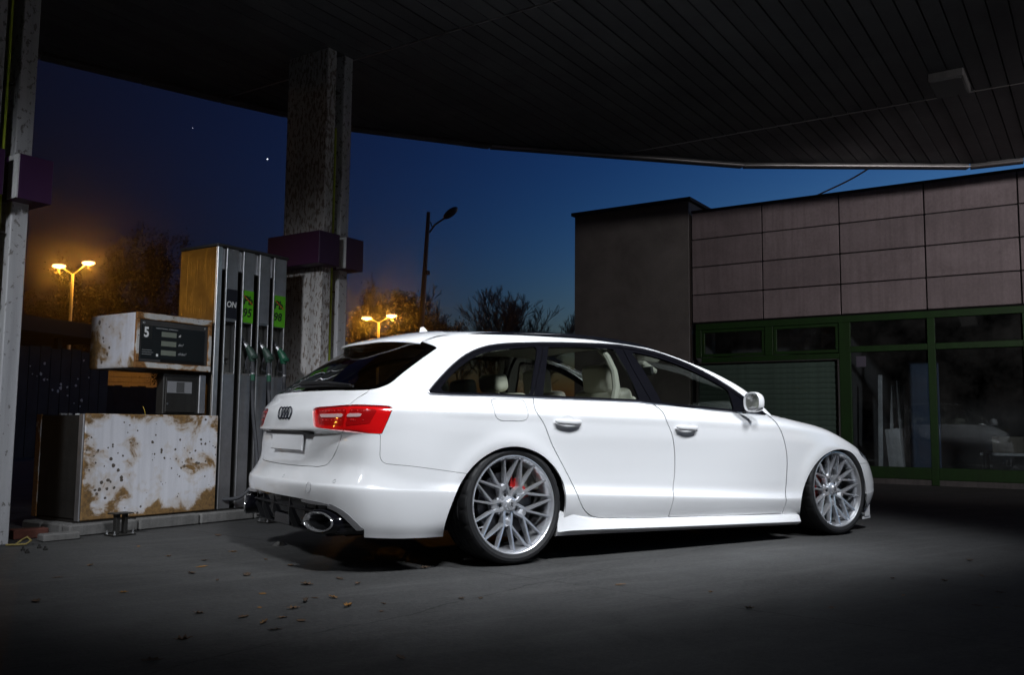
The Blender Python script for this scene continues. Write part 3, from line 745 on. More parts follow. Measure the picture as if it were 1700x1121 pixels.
inside('white_board', (-.01, -.10, 0), (.01, .10, .78), board_white, 'short white board leaning at the bottom of the shop window', 'board', (R_(-6), R_(8), 0), (.42, -1.05, .031))
inside('blue_curtain', (-.015, -.21, 0), (.015, .21, 1.78), grimy('blue_curtain_cloth', (.10, .14, .22), (.05, .07, .11), 2, .9), 'faded blue curtain hanging beside the white profiles in the shop', 'curtain', (0, 0, 0), (.60, -1.42, .031))
tb = stbase('work_table', S0+1.3, -2.45, 'low table standing in the dark room behind the right shop window', 'table')
box('table_top', (-.35, -.35, .42), (.35, .35, .46), board_white, tb, .005)
for x in (-.31, .31):
    for y in (-.31, .31): box('leg', (x-.02, y-.02, .031), (x+.02, y+.02, .4195), alu_dull, tb)
bx_ = inside('carton', (-.18, -.2, 0), (.18, .2, .24), grimy('carton_board', (.25, .22, .18), (.14, .12, .10), 4, .9), 'pale carton standing on the table in the shop', 'carton', (0, 0, 0), (1.3, -2.45, .4605))
o = raw_obj('window_sticker', [(-.001, -.07, -.08), (-.001, .07, -.08), (-.001, .07, .08), (-.001, -.07, .08), (.001, -.07, -.08), (.001, .07, -.08), (.001, .07, .08), (.001, -.07, .08)], [(3, 2, 1, 0), (4, 5, 6, 7), (0, 1, 5, 4), (2, 3, 7, 6), (1, 2, 6, 5), (3, 0, 4, 7)], mat('window_sticker', (.10, .095, .13), .7), fr); o.location = (.0275, -.66, 1.80)
# ---- plastered block beside it
blk = stbase('plastered_block', S0-.03, 2.035, 'tall dark plastered block beside the clad shop', 'building')
box('wall', (0, 0, 0), (4.2, 2.20, 4.60), plaster, blk, .01); box('roof_edge', (-.05, -.05, 4.601), (4.25, 2.25, 4.66), roof_felt, blk, .005)
# overhead wire from the canopy to the shop roof
q2 = on_s((1357, 324), S0+.15); q1 = on_s((1492, 246), 7.85)
mid = (q1+q2)/2-np.array([0, 0, .05])
P3 = cr_spline(np.array([q1, mid, q2]), [8, 8]); bm = bmesh.new(); tube(bm, [tuple(p) for p in P3], .012, 6); o = bm_obj('overhead_wire', bm, lamp_head_dark, None, True); tag(o, 'black overhead wire running up from the shop roof to the canopy', 'wire')
# ---- street lamps
def street_lamp(q_pole_top, D, q_l, q_r, label, power, group):
    top = at_depth(q_pole_top, D); base = np.array([top[0], top[1], 0])
    e = empty('street_lamp', tuple(base), 0, label, 'street lamp', group)
    h = top[2]
    bm = bmesh.new(); tube(bm, [(0, 0, 0), (0, 0, h*.5), (0, 0, h)], [.12, .095, .075], 10); bm_obj('pole', bm, lamp_pole, e, True)
    for q in (q_l, q_r):
        p = at_depth(q, D)-base
        bm = bmesh.new(); tube(bm, [(0, 0, h-.05), tuple(p*np.array([.55, .55, 1])+np.array([0, 0, -(p[2]-h)*.45])), tuple(p*np.array([.85, .85, 1]))], .04, 8); bm_obj('arm', bm, lamp_pole, e, True)
        d_ = p*np.array([1, 1, 0]); d_ = d_/max(np.linalg.norm(d_), 1e-6); an = math.atan2(d_[1], d_[0])
        bm = bmesh.new(); bmesh.ops.create_uvsphere(bm, u_segments=16, v_segments=8, radius=1.0)
        M_ = Matrix.Translation(Vector(p)+Vector((0, 0, .06))) @ Matrix.Rotation(an, 4, 'Z') @ Matrix.Diagonal((.40, .16, .07, 1)); bmesh.ops.transform(bm, matrix=M_, verts=bm.verts[:]); hd_ = bm_obj('lamp_head', bm, lamp_head_dark, e, True)
        bm = bmesh.new(); bmesh.ops.create_uvsphere(bm, u_segments=16, v_segments=8, radius=1.0)
        M_ = Matrix.Translation(Vector(p)+Vector((0, 0, -.03))) @ Matrix.Rotation(an, 4, 'Z') @ Matrix.Diagonal((.40, .22, .12, 1)); bmesh.ops.transform(bm, matrix=M_, verts=bm.verts[:]); bm_obj('glowing_bowl', bm, sodium, hd_, True)
        ld = bpy.data.lights.new('sodium_light', 'POINT'); ld.energy = power; ld.color = (1.0, .40, .03); ld.shadow_soft_size = .05
        lo = bpy.data.objects.new('sodium_light', ld); COL.objects.link(lo); lo.parent = e; lo.location = tuple(p+np.array([0, 0, -.18]))
    return e
street_lamp((121, 455), 52, (98, 441), (147, 436), 'lit two-armed street lamp with orange glow behind the rusted pump', 5, 'lit street lamps')
street_lamp((629, 535), 66, (609, 528), (650, 524), 'lit two-armed street lamp with orange glow seen over the car roof', 6, 'lit street lamps')
# third of the row, off to the left: its glow shows in the pump's steel side
b3 = W3(-33, 47.5, 0); e = empty('street_lamp', tuple(b3), 0, 'lit two-armed street lamp standing off to the left of the canopy', 'street lamp', 'lit street lamps')
bm = bmesh.new(); tube(bm, [(0, 0, 0), (0, 0, 5), (0, 0, 9.2)], [.12, .095, .075], 10); bm_obj('pole', bm, lamp_pole, e, True)
for dx in (-1, 1):
    bm = bmesh.new(); tube(bm, [(0, 0, 9.1), (dx*.5, 0, 9.6), (dx*1.0, 0, 9.75)], .04, 8); bm_obj('arm', bm, lamp_pole, e, True)
    bm = bmesh.new(); bmesh.ops.create_uvsphere(bm, u_segments=16, v_segments=8, radius=1.0); bmesh.ops.transform(bm, matrix=Matrix.Translation((dx*1.15, 0, 9.72)) @ Matrix.Diagonal((.40, .2, .14, 1)), verts=bm.verts[:]); bm_obj('glowing_bowl', bm, sodium, e, True)
    ld = bpy.data.lights.new('sodium_light', 'POINT'); ld.energy = 1.7; ld.color = (1.0, .48, .07); ld.shadow_soft_size = .2
    lo = bpy.data.objects.new('sodium_light', ld); COL.objects.link(lo); lo.parent = e; lo.location = (dx*1.15, 0, 9.4)
# ---- dark leaning lamp post
DP = 30.0
pt, pb_ = at_depth((711.5, 352), DP), at_depth((698, 560), DP)
lean = (pt-pb_)/(pt[2]-pb_[2]); base = pb_-lean*pb_[2]
dl = empty('lamp_post', tuple(base), 0, 'unlit leaning concrete lamp post with one arm above the car', 'lamp post')
bm = bmesh.new(); tube(bm, [(0, 0, 0), tuple((pt-base)*.6), tuple(pt-base)], [.12, .09, .062], 10); bm_obj('post', bm, pole_dark, dl, True)
ap = [at_depth(q, DP)-base for q in ((713, 386), (722, 373), (731, 367), (741, 360))]
bm = bmesh.new(); tube(bm, [tuple(p) for p in ap], .035, 8); tube(bm, [tuple(at_depth(q, DP)-base) for q in ((714.5, 368), (717, 376), (722, 376))], .022, 6); bm_obj('arm', bm, pole_dark, dl, True)
hp = at_depth((748, 353.5), DP)-base; ax_ = Vector(at_depth((757, 347), DP)-at_depth((738, 362), DP)).normalized()
bm = bmesh.new(); bmesh.ops.create_uvsphere(bm, u_segments=16, v_segments=10, radius=1.0)
bmesh.ops.transform(bm, matrix=Matrix.Translation(Vector(hp)) @ ax_.to_track_quat('X', 'Z').to_matrix().to_4x4() @ Matrix.Diagonal((.30, .15, .13, 1)), verts=bm.verts[:]); bm_obj('lamp_head', bm, lamp_head_dark, dl, True)
bm = bmesh.new(); cb = at_depth((709.5, 453), DP)-base; bx(bm, tuple(cb-.07), tuple(cb+.07), .01); bm_obj('junction_box', bm, lamp_head_dark, dl)
# ---- trees
def tree_segments(h, seed, spread, upright, levels, r0):
    rs = random.Random(seed); segs = []; tips = []
    def grow(p, d, L, r, lv):
        n = 4 if lv < 2 else 3
        q = p
        for i in range(n):
            d2 = (d+Vector((rs.uniform(-1, 1), rs.uniform(-1, 1), rs.uniform(-.6, 1)*upright))*.16).normalized()
            q2 = q+d2*(L/n); ra = r*(1-i/n*.45); rb = r*(1-(i+1)/n*.45)
            segs.append((q, q2, ra, rb, lv)); q = q2; d = d2
            if lv < levels and (lv > 0 or i >= 1):
                for _ in range(rs.choice((1, 2)) if lv < levels-1 else 2):
                    ang = rs.uniform(0, 2*math.pi); sp = spread*rs.uniform(.7, 1.25)
                    o = d.orthogonal().normalized(); o.rotate(Matrix.Rotation(ang, 3, d))
                    nd_ = (d*math.cos(sp)+o*math.sin(sp)+Vector((0, 0, upright*.35))).normalized()
                    grow(q, nd_, L*rs.uniform(.48, .70), rb*.62, lv+1)
        if lv >= levels-1: tips.append((q, d))
    grow(Vector((0, 0, 0)), Vector((rs.uniform(-.05, .05), rs.uniform(-.05, .05), 1)).normalized(), h*.55, r0, 0)
    return segs, tips
def seg_mesh(segs, sides=3, minr=.012):
    V = []; F = []
    for a, b, ra, rb, lv in segs:
        ra = max(ra, minr); rb = max(rb, minr)
        d = (b-a).normalized(); o = d.orthogonal().normalized(); e2 = d.cross(o); i0 = len(V)
        for c, r in ((a, ra), (b, rb)):
            for k in range(sides):
                an = 2*math.pi*k/sides; V.append(c+(o*math.cos(an)+e2*math.sin(an))*r)
        for k in range(sides): F.append((i0+k, i0+(k+1) % sides, i0+sides+(k+1) % sides, i0+sides+k))
    return V, F
def tree(q_top, D, seed, label, spread=.5, upright=.5, levels=5, leaves=0, xs=1.0, r0=.16, group='trees beyond the forecourt'):
    top = at_depth(q_top, D); base = np.array([top[0], top[1], 0.0]); h = top[2]
    e = empty('bare_tree', tuple(base), random.Random(seed).uniform(0, 6), label, 'tree', group)
    segs, tips = tree_segments(h, seed, spread, upright, levels, r0)
    zmax = max(s[1].z for s in segs); k = h/zmax
    for i, (a, b, ra, rb, lv) in enumerate(segs): segs[i] = (Vector((a.x*k*xs, a.y*k*xs, a.z*k)), Vector((b.x*k*xs, b.y*k*xs, b.z*k)), ra, rb, lv)
    V, F = seg_mesh([s for s in segs if s[4] < 2], 6); raw_obj('trunk', V, F, bark, e)
    tw = .013*D/60
    V, F = seg_mesh([s for s in segs if s[4] >= 2], 3, tw); raw_obj('crown', V, F, twig_mat, e)
    if leaves:
        rs = np.random.default_rng(seed); tp = np.array([[p.x*k*xs, p.y*k*xs, p.z*k] for p, d in tips])
        c = tp[rs.integers(0, len(tp), leaves)]+rs.normal(0, .22, (leaves, 3))
        u = rs.normal(size=(leaves, 3)); u /= np.linalg.norm(u, axis=1, keepdims=True); w = np.cross(u, rs.normal(size=(leaves, 3))); w /= np.linalg.norm(w, axis=1, keepdims=True)
        sz = rs.uniform(.05, .11, (leaves, 1))
        V = np.stack([c-u*sz, c+w*sz*.6, c+u*sz, c-w*sz*.6], 1).reshape(-1, 3); F = np.arange(leaves*4).reshape(-1, 4)
        o = raw_obj('foliage', V, F, autumn, e); tag(o, kind='stuff')
    return e
tree((178, 356), 66, 11, 'tall drooping tree with the broadest dark crown behind the glowing street lamp', .55, .12, 5, 9000, .8, .22)
tree((262, 382), 68, 12, 'slim drooping dark tree between the broad tree and the pump tower', .5, .1, 5, 7000, .62, .18)
tree((296, 452), 64, 13, 'small dark leafy tree touching the side of the pump tower', .5, .2, 4, 4000, .6, .12)
tree((62, 470), 70, 14, 'low dark tree behind the left pillar', .6, .2, 5, 5000, .9, .15)
tree((97, 488), 74, 23, 'low bushy tree behind the street lamp pole', .7, .2, 5, 5000, 1.0, .15)
tree((588, 455), 78, 15, 'dark bare tree half hidden behind the spotted pillar', .5, .4, 5, 2500, .75, .16)
tree((690, 476), 84, 16, 'rounded brownish tree behind the leaning lamp post', .62, .25, 5, 12000, .85, .18)
tree((655, 512), 90, 25, 'low brownish tree beside the far street lamp', .62, .3, 5, 6000, .9, .14)
tree((730, 520), 86, 24, 'low brownish bush tree right of the leaning lamp post', .6, .4, 5, 3000, .8, .12)
tree((765, 478), 92, 17, 'bare upright tree with fan of thin twigs next to the brownish trees', .46, .75, 5, 0, 1.2, .18)
tree((815, 474), 94, 18, 'tallest bare upright tree in the group behind the car roof', .44, .8, 5, 0, 1.2, .18)
tree((838, 482), 96, 19, 'bare upright tree crowding the tallest one behind the car roof', .46, .75, 5, 0, 1.1, .16)
tree((868, 498), 95, 20, 'bare tree at the shop side of the upright group', .5, .7, 5, 0, 1.1, .15)
tree((893, 524), 98, 21, 'small bare sapling beside the upright trees', .5, .7, 4, 0, 1.0, .10)
tree((914, 528), 99, 22, 'smallest bare sapling next to the plastered block', .5, .7, 4, 0, 1.0, .09)
# ---- dark shed and lit wall beyond the pump
d0 = at_depth((30, 590), 19.0); d1 = at_depth((182, 590), 21.5)
v = d1-d0; v[2] = 0; L_ = np.linalg.norm(v); an = math.atan2(v[1], v[0])
sd = empty('open_shed', (d0[0], d0[1], 0), an, 'dark open shed with peeling boarded wall behind the pump', 'shed')
for k in range(9): box('wall_board', (L_/9*k+.005, 0, 0), (L_/9*(k+1)-.005, .04, 2.40+.02*(k % 3)), shed_dark, sd, .004)
for k in range(3): box('post', (L_*k/2.3, .10, 0), (L_*k/2.3+.12, .22, 2.66), shed_roof, sd)
box('roof', (-3, -.5, 2.66), (L_*1.02, 3.2, 3.00), shed_roof, sd, .02)
rs = random.Random(3)
for k in range(22):
    x, z = rs.uniform(.3, L_-.2), rs.uniform(1.0, 2.3); s_ = rs.uniform(.015, .05)
    bm = bmesh.new(); pol = [(x+s_*rs.uniform(.5, 1.2)*math.cos(a), z+s_*rs.uniform(.4, 1.2)*math.sin(a)) for a in np.linspace(0, 2*math.pi, 7)[:-1]]; prism(bm, pol, -.006, -.001, 'y'); bm_obj('paint_chip', bm, offwhite, sd)
w0 = at_depth((150, 630), 62.0); w1 = at_depth((330, 640), 66.0); v = w1-w0; v[2] = 0; L_ = np.linalg.norm(v); an = math.atan2(v[1], v[0])
wl = empty('ribbed_wall', (w0[0], w0[1], 0), an, 'ribbed wall lit orange by the street lamp behind the pump', 'wall')
for k in range(13): box('wall_board', (0, 0, .36*k), (L_, .06+.05*(k % 2), .36*k+.34), rib_wall, wl, .01)
h0 = at_depth((120, 660), 40.0); h1 = at_depth((340, 655), 44.0); v = h1-h0; v[2] = 0; L_ = np.linalg.norm(v); an = math.atan2(v[1], v[0])
fn = empty('board_fence', (h0[0], h0[1], 0), an, 'dark board fence in front of the orange lit wall', 'fence')
n_ = int(L_/.35)
for k in range(n_): box('fence_board', (L_/n_*k+.002, 0, 0), (L_/n_*(k+1)-.002, .03, 2.42+.03*((k*7) % 3)), shed_dark, fn)
# ---- two bright stars
for q, r_ in (((444, 264), 1.15), ((320, 212), .55)):
    p = at_depth(q, 2200); bm = bmesh.new(); bmesh.ops.create_icosphere(bm, subdivisions=2, radius=r_*1.5); o = bm_obj('star', bm, star_mat, None); o.location = tuple(p)
    tag(o, 'bright star above the pump tower' if r_ > 1 else 'faint star higher in the dark sky than the bright star', 'star')
# ---- fallen leaves
LP = [(362,890),(387,917),(339,932),(441,930),(335,942),(318,953),(410,956),(361,965),(436,987),(431,1010),(487,1012),(508,1000),(523,994),(553,994),(577,1008),(637,1004),(633,1016),(404,1026),(469,1027),(438,1036),(500,1032),(457,1047),(509,972),(594,971),(564,962),(482,940),(463,905),(304,1065),(665,1094),(252,1099),(330,1020),(1245,1012),(1630,957),(1622,1007),(1500,990),(1568,966),(1690,1008),(1655,1010),(1610,932),(1482,962),(1380,1010),(798,995),(766,995),(150,940),(95,960),(205,985),(60,1000),(280,925),(230,908),(1660,985),(1180,985),(705,945),(1030,972)]
bm = bmesh.new()
outline = [(-.05, 0), (-.035, .018), (-.022, .014), (-.010, .034), (.004, .020), (.024, .028), (.030, .012), (.050, 0), (.030, -.012), (.022, -.030), (.004, -.018), (-.012, -.032), (-.022, -.013), (-.036, -.016)]
def leaf_mesh(curl, name):
    V = [(0, 0, .004+.0*curl)]+[(x, y, .004+curl*((x/.05)**2*.010+(y/.034)**2*.018)) for x, y in outline]; n = len(outline)
    V2 = [(x, y, z+.0012) for x, y, z in V]
    F = [(0, 1+(k+1) % n, 1+k) for k in range(n)]+[(n+1, n+2+k, n+2+(k+1) % n) for k in range(n)]+[(1+k, 1+(k+1) % n, n+2+(k+1) % n, n+2+k) for k in range(n)]
    me = bpy.data.meshes.new(name); me.from_pydata(V2[:0]+V+V2, [], F); me.materials.append(leaf_dry); return me
lms = [leaf_mesh(c, 'fallen_leaf') for c in (.2, .5, .8, 1.1)]
rs = random.Random(5)
for k, q in enumerate(LP):
    o = bpy.data.objects.new('fallen_leaf', lms[k % 4]); COL.objects.link(o); p = on_z(q, 0)
    o.location = tuple(p); o.rotation_euler = (rs.uniform(-.1, .1), rs.uniform(-.1, .1), rs.uniform(0, 6.28)); s_ = rs.uniform(.34, .74); o.scale = (s_, s_*rs.uniform(.5, 1), s_*rs.uniform(.7, 1.4))
    tag(o, 'dry brown fallen leaf lying on the grey concrete', 'leaf', 'dead leaves on the concrete')
# small coil of wire and clump near the rear of the car
o = raw_obj('soil_clump', *[[(0.05*math.cos(a)*(1+.3*math.sin(3*a)), .04*math.sin(a), .0) for a in np.linspace(0, 6.28, 11)[:-1]]+[(.03*math.cos(a), .022*math.sin(a), .02+.008*math.sin(2*a)) for a in np.linspace(0, 6.28, 11)[:-1]]+[(0, 0, .03)], [(k, (k+1) % 10, 10+(k+1) % 10, 10+k) for k in range(10)]+[(10+k, 10+(k+1) % 10, 20) for k in range(10)]], dark_steel); o.location = tuple(on_z((465, 906), 0)); tag(o, 'dark clump of dirt on the concrete behind the exhaust', 'clump')

# ---- the night haze that makes the street lamps glow
hz = box('haze', (-185, -185, -1), (245, 245, 22), None, None); tag(hz, 'thin night haze over the whole place', 'haze', kind='stuff')
hm = bpy.data.materials.new('night_haze'); hm.use_nodes = True; hnt = hm.node_tree; hnt.nodes.clear()
ho = nd(hnt, 'ShaderNodeOutputMaterial'); hv = nd(hnt, 'ShaderNodeVolumePrincipled')
hv.inputs['Color'].default_value = (.9, .9, .92, 1); hv.inputs['Density'].default_value = .0007; hv.inputs['Anisotropy'].default_value = .965
hnt.links.new(hv.outputs[0], ho.inputs['Volume']); hz.data.materials.append(hm)
# ================================================================== the car
# X forward (rear axle at 0), Y left, Z up.  The right half is modelled and mirrored.
def ip(x, xs, ys): return float(np.interp(x, xs, ys))

def z_crease(x): return .374-.0500*(x-.586)
def z_tor(x): return ip(x, [-.7, .2, .8, 1.3, 1.9, 2.26], [.868, .864, .855, .846, .826, .812])
def z_belt(x): return ip(x, [-.7, .0, .5, 1.0, 1.5, 1.9, 2.3], [.957, .956, .953, .946, .916, .896, .884])
def z_cant(x): return ip(x, [-.6, -.45, -.2, .1, .4, .8, 1.1, 1.3], [1.285, 1.30, 1.328, 1.345, 1.354, 1.356, 1.350, 1.338])
# rear plan outlines per level: seven (x, y) from the quarter round to the centre, with z
REAR = [
 ([(-.60,.890),(-.75,.872),(-.88,.825),(-.96,.735),(-1.01,.56),(-1.03,.3),(-1.035,0)], .20),
 ([(-.60,.915),(-.76,.897),(-.90,.845),(-.985,.75),(-1.04,.57),(-1.062,.3),(-1.07,0)], .285),
 ([(-.60,.929),(-.77,.908),(-.915,.857),(-1.0,.76),(-1.055,.58),(-1.080,.3),(-1.088,0)], .455),
 ([(-.60,.925),(-.765,.903),(-.905,.85),(-.988,.755),(-1.042,.575),(-1.066,.3),(-1.073,0)], .474),
 ([(-.60,.918),(-.755,.893),(-.885,.838),(-.955,.743),(-1.00,.565),(-1.025,.3),(-1.03,0)], .535),
 ([(-.60,.915),(-.75,.888),(-.875,.832),(-.943,.73),(-.985,.555),(-1.007,.3),(-1.012,0)], .58),
 ([(-.60,.913),(-.747,.886),(-.870,.829),(-.938,.726),(-.980,.55),(-1.000,.3),(-1.006,0)], .67),
 ([(-.60,.912),(-.745,.884),(-.868,.826),(-.935,.722),(-.975,.545),(-.997,.3),(-1.002,0)], .738),
 ([(-.60,.912),(-.745,.884),(-.870,.828),(-.948,.727),(-1.01,.55),(-1.040,.3),(-1.047,0)], .752),
 ([(-.60,.911),(-.745,.883),(-.869,.827),(-.948,.727),(-1.008,.548),(-1.038,.3),(-1.045,0)], .80),
 ([(-.60,.906),(-.745,.878),(-.865,.822),(-.940,.72),(-.995,.54),(-1.022,.3),(-1.030,0)], .872),
 ([(-.60,.893),(-.735,.864),(-.85,.808),(-.922,.708),(-.975,.53),(-1.0,.3),(-1.007,0)], .902),
 ([(-.59,.872),(-.715,.842),(-.82,.787),(-.89,.689),(-.94,.51),(-.967,.28),(-.975,0)], .945),
 ([(-.58,.853),(-.70,.822),(-.80,.768),(-.87,.672),(-.92,.50),(-.947,.27),(-.955,0)], .978),
 ([(-.52,.800),(-.630,.768),(-.715,.718),(-.785,.63),(-.83,.47),(-.86,.25),(-.868,0)], 1.045),
 ([(-.45,.738),(-.535,.706),(-.612,.660),(-.680,.58),(-.73,.43),(-.755,.23),(-.762,0)], 1.125),
 ([(-.37,.683),(-.435,.652),(-.505,.608),(-.565,.54),(-.61,.40),(-.633,.21),(-.64,0)], 1.21),
 ([(-.31,.638),(-.370,.608),(-.435,.565),(-.490,.50),(-.53,.37),(-.55,.2),(-.556,0)], 1.26),
 ([(-.25,.600),(-.310,.568),(-.370,.523),(-.420,.455),(-.455,.335),(-.475,.18),(-.48,0)], 1.308),
 ([(-.15,.540),(-.210,.502),(-.260,.452),(-.300,.385),(-.33,.28),(-.345,.15),(-.35,0)], 1.352),
 ([(.05,.285),(.0,.25),(-.04,.215),(-.07,.175),(-.09,.125),(-.10,.065),(-.105,0)], 1.383),
 ([(.10,0),(.06,0),(.03,0),(.0,0),(-.02,0),(-.03,0),(-.035,0)], 1.392),
]
# side: (y half-width, z function) for each level;  A = front end of the level (x, y, z)
SIDE = [
 (.850, lambda x: .175-.018*x, (2.25,.840,.125)),
 (.900, lambda x: .245-.022*x, (2.25,.893,.19)),
 (.936, z_crease, (2.25,.926,None)),
 (.930, lambda x: z_crease(x)+.013, (2.25,.920,None)),
 (.9065, lambda x: z_crease(x)+.043, (2.25,.906,None)),
 (.9045, lambda x: .495-.03*x, (2.25,.905,.43)),
 (.9165, lambda x: .64-.02*x, (2.25,.912,.59)),
 (.9285, lambda x: .735-.02*x, (2.25,.917,.69)),
 (.9305, lambda x: .756-.02*x, (2.25,.918,.71)),
 (.9345, lambda x: .81-.018*x, (2.25,.918,.755)),
 (.937, z_tor, (2.26,.916,.812)),
 (.918, lambda x: z_tor(x)+.016, (2.28,.898,.835)),
 (.890, lambda x: z_belt(x)-.032, (2.30,.845,.868)),
 (.868, z_belt, (2.32,.800,.886)),
 (.812, lambda x: 1.055+(z_cant(x)-1.352)*.35, (2.13,.750,1.045)),
 (.750, lambda x: 1.165+(z_cant(x)-1.352)*.6, (1.88,.700,1.165)),
 (.692, lambda x: 1.260+(z_cant(x)-1.352)*.8, (1.59,.655,1.258)),
 (.648, lambda x: 1.320+(z_cant(x)-1.352)*.95, (1.40,.626,1.308)),
 (.610, z_cant, (1.29,.585,1.338)),
 (.550, lambda x: z_cant(x)+.022, (1.24,.52,1.362)),
 (.300, lambda x: z_cant(x)+.042, (1.27,.29,1.382)),
 (.0, lambda x: z_cant(x)+.048, (1.29,0,1.388)),
]
FRONT = [  # nine points from the nose centre to the wheel, before the A station
 [(3.62,0,.11),(3.60,.3,.11),(3.55,.52,.11),(3.46,.67,.11),(3.38,.76,.115),(3.25,.83,.12),(2.91,.85,.12),(2.55,.845,.12)],
 [(3.72,0,.18),(3.70,.3,.18),(3.64,.52,.18),(3.55,.68,.18),(3.47,.78,.185),(3.30,.865,.19),(2.91,.905,.19),(2.55,.90,.19)],
 [(3.80,0,.30),(3.78,.3,.30),(3.71,.53,.30),(3.61,.69,.30),(3.53,.79,.30),(3.33,.885,.29),(2.91,.932,.28),(2.55,.93,.283)],
 [(3.81,0,.33),(3.79,.3,.33),(3.72,.53,.33),(3.615,.69,.33),(3.53,.79,.33),(3.33,.884,.31),(2.91,.930,.295),(2.55,.927,.30)],
 [(3.82,0,.38),(3.80,.3,.38),(3.73,.53,.38),(3.62,.69,.38),(3.53,.79,.38),(3.33,.882,.36),(2.91,.927,.34),(2.55,.92,.345)],
 [(3.81,0,.45),(3.79,.3,.45),(3.72,.52,.45),(3.61,.68,.45),(3.52,.78,.45),(3.33,.877,.46),(2.91,.925,.48),(2.55,.918,.50)],
 [(3.80,0,.50),(3.78,.3,.50),(3.71,.51,.50),(3.60,.67,.50),(3.51,.77,.50),(3.32,.871,.52),(2.91,.923,.57),(2.55,.918,.595)],
 [(3.785,0,.535),(3.765,.3,.535),(3.695,.51,.535),(3.58,.665,.535),(3.49,.76,.54),(3.31,.864,.565),(2.91,.920,.635),(2.55,.919,.67)],
 [(3.78,0,.545),(3.76,.3,.545),(3.69,.51,.545),(3.575,.66,.545),(3.485,.755,.55),(3.305,.862,.58),(2.91,.919,.65),(2.55,.919,.69)],
 [(3.765,0,.565),(3.745,.3,.565),(3.675,.50,.565),(3.56,.65,.565),(3.47,.745,.575),(3.29,.85,.61),(2.91,.912,.69),(2.55,.916,.735)],
 [(3.745,0,.585),(3.725,.3,.585),(3.655,.49,.585),(3.54,.64,.585),(3.445,.73,.60),(3.27,.828,.645),(2.91,.895,.735),(2.55,.909,.787)],
 [(3.73,0,.60),(3.71,.3,.60),(3.64,.48,.60),(3.525,.63,.598),(3.43,.715,.615),(3.25,.808,.665),(2.91,.875,.757),(2.55,.888,.811)],
 [(3.70,0,.62),(3.68,.3,.618),(3.61,.475,.615),(3.50,.615,.61),(3.41,.69,.63),(3.22,.765,.687),(2.91,.823,.784),(2.55,.835,.842)],
 [(3.66,0,.635),(3.64,.3,.632),(3.575,.46,.627),(3.47,.59,.622),(3.385,.655,.642),(3.20,.715,.700),(2.91,.765,.796),(2.55,.785,.856)],
]
NL = len(SIDE); NLOW = 14
def side_stations(lv):
    yh, zf, A = SIDE[lv]
    xr = REAR[lv][0][0][0]
    xa = A[0]
    pts = []
    zA = A[2] if A[2] is not None else zf(xa)
    for k, t in enumerate((0, .14, .3, .46, .62, .76, .88)):
        x = xa+(xr-xa)*t
        f = max(0.0, 1-t/.30)          # ease the width in towards the A station
        f = f*f*(3-2*f)
        y = yh+(A[1]-yh)*f
        z = zf(x); 
        if t < .3: z = z+(zA-zf(xa))*(1-t/.3)
        pts.append((x, y, z))
    return pts
ctrl = []
for lv in range(NL):
    pl, zr = REAR[lv]
    ss = side_stations(lv)
    r = []
    z_side = SIDE[lv][1](pl[0][0])
    for i, (x, y) in enumerate(pl):
        f = min(1.0, i/2.6); f = f*f*(3-2*f)
        r.append((x, y, z_side+(zr-z_side)*f))
    ctrl.append(ss+r)
ctrl = np.array(ctrl)                       # [level, station, 3]
USUB = [10, 16, 18, 18, 16, 14, 14, 12, 10, 10, 12, 14, 10]
VSUB = [6, 9, 4, 6, 7, 7, 6, 3, 5, 7, 3, 7, 6, 9, 9, 9, 7, 5, 5, 7, 5]
def loft(ctrl, usub, vsub):
    g = cr_spline(np.swapaxes(ctrl, 0, 1), usub)     # along stations -> [U, level, 3]
    g = cr_spline(np.swapaxes(g, 0, 1), vsub)        # along levels  -> [V, U, 3]
    return g
def flare(g):
    """soft wheel-arch swell"""
    for cx, cz, R0, amp in ((-.03, .30, .44, .010), (2.87, .28, .42, .010)):
        r = np.hypot(g[..., 0]-cx, g[..., 2]-cz)
        a = amp*np.exp(-((r-R0+.05)/.055)**2)*(g[..., 1] > .55)*(g[..., 2] < .8)
        g[..., 1] += a
    return g
def grid_mesh(g):
    """[V,U,3] -> verts (right side, y negative), faces, normals outward"""
    g = g.copy(); g[..., 1] *= -1
    nv, nu = g.shape[:2]
    du = np.gradient(g, axis=1); dv = np.gradient(g, axis=0)
    n = np.cross(du, dv); ln = np.linalg.norm(n, axis=-1, keepdims=True); n = n/np.maximum(ln, 1e-12)
    idx = np.arange(nv*nu).reshape(nv, nu)
    F = np.stack([idx[:-1, :-1], idx[:-1, 1:], idx[1:, 1:], idx[1:, :-1]], -1).reshape(-1, 4)
    return [g.reshape(-1, 3), F, n.reshape(-1, 3)]
def orient(m, ref=(1.2, 0, .6)):
    V, F, N = m
    V = V.copy()
    out = V-np.array(ref)
    # choose the global sign from the majority
    if np.sum(N*out) < 0: N = -N
    a = V[F[:, 1]]-V[F[:, 0]]; b = V[F[:, 2]]-V[F[:, 0]]
    fn = np.cross(a, b); c = np.sum(fn*N[F[:, 0]], 1)
    if np.sum(c) < 0: F = F[:, ::-1]
    return [V, F, N]
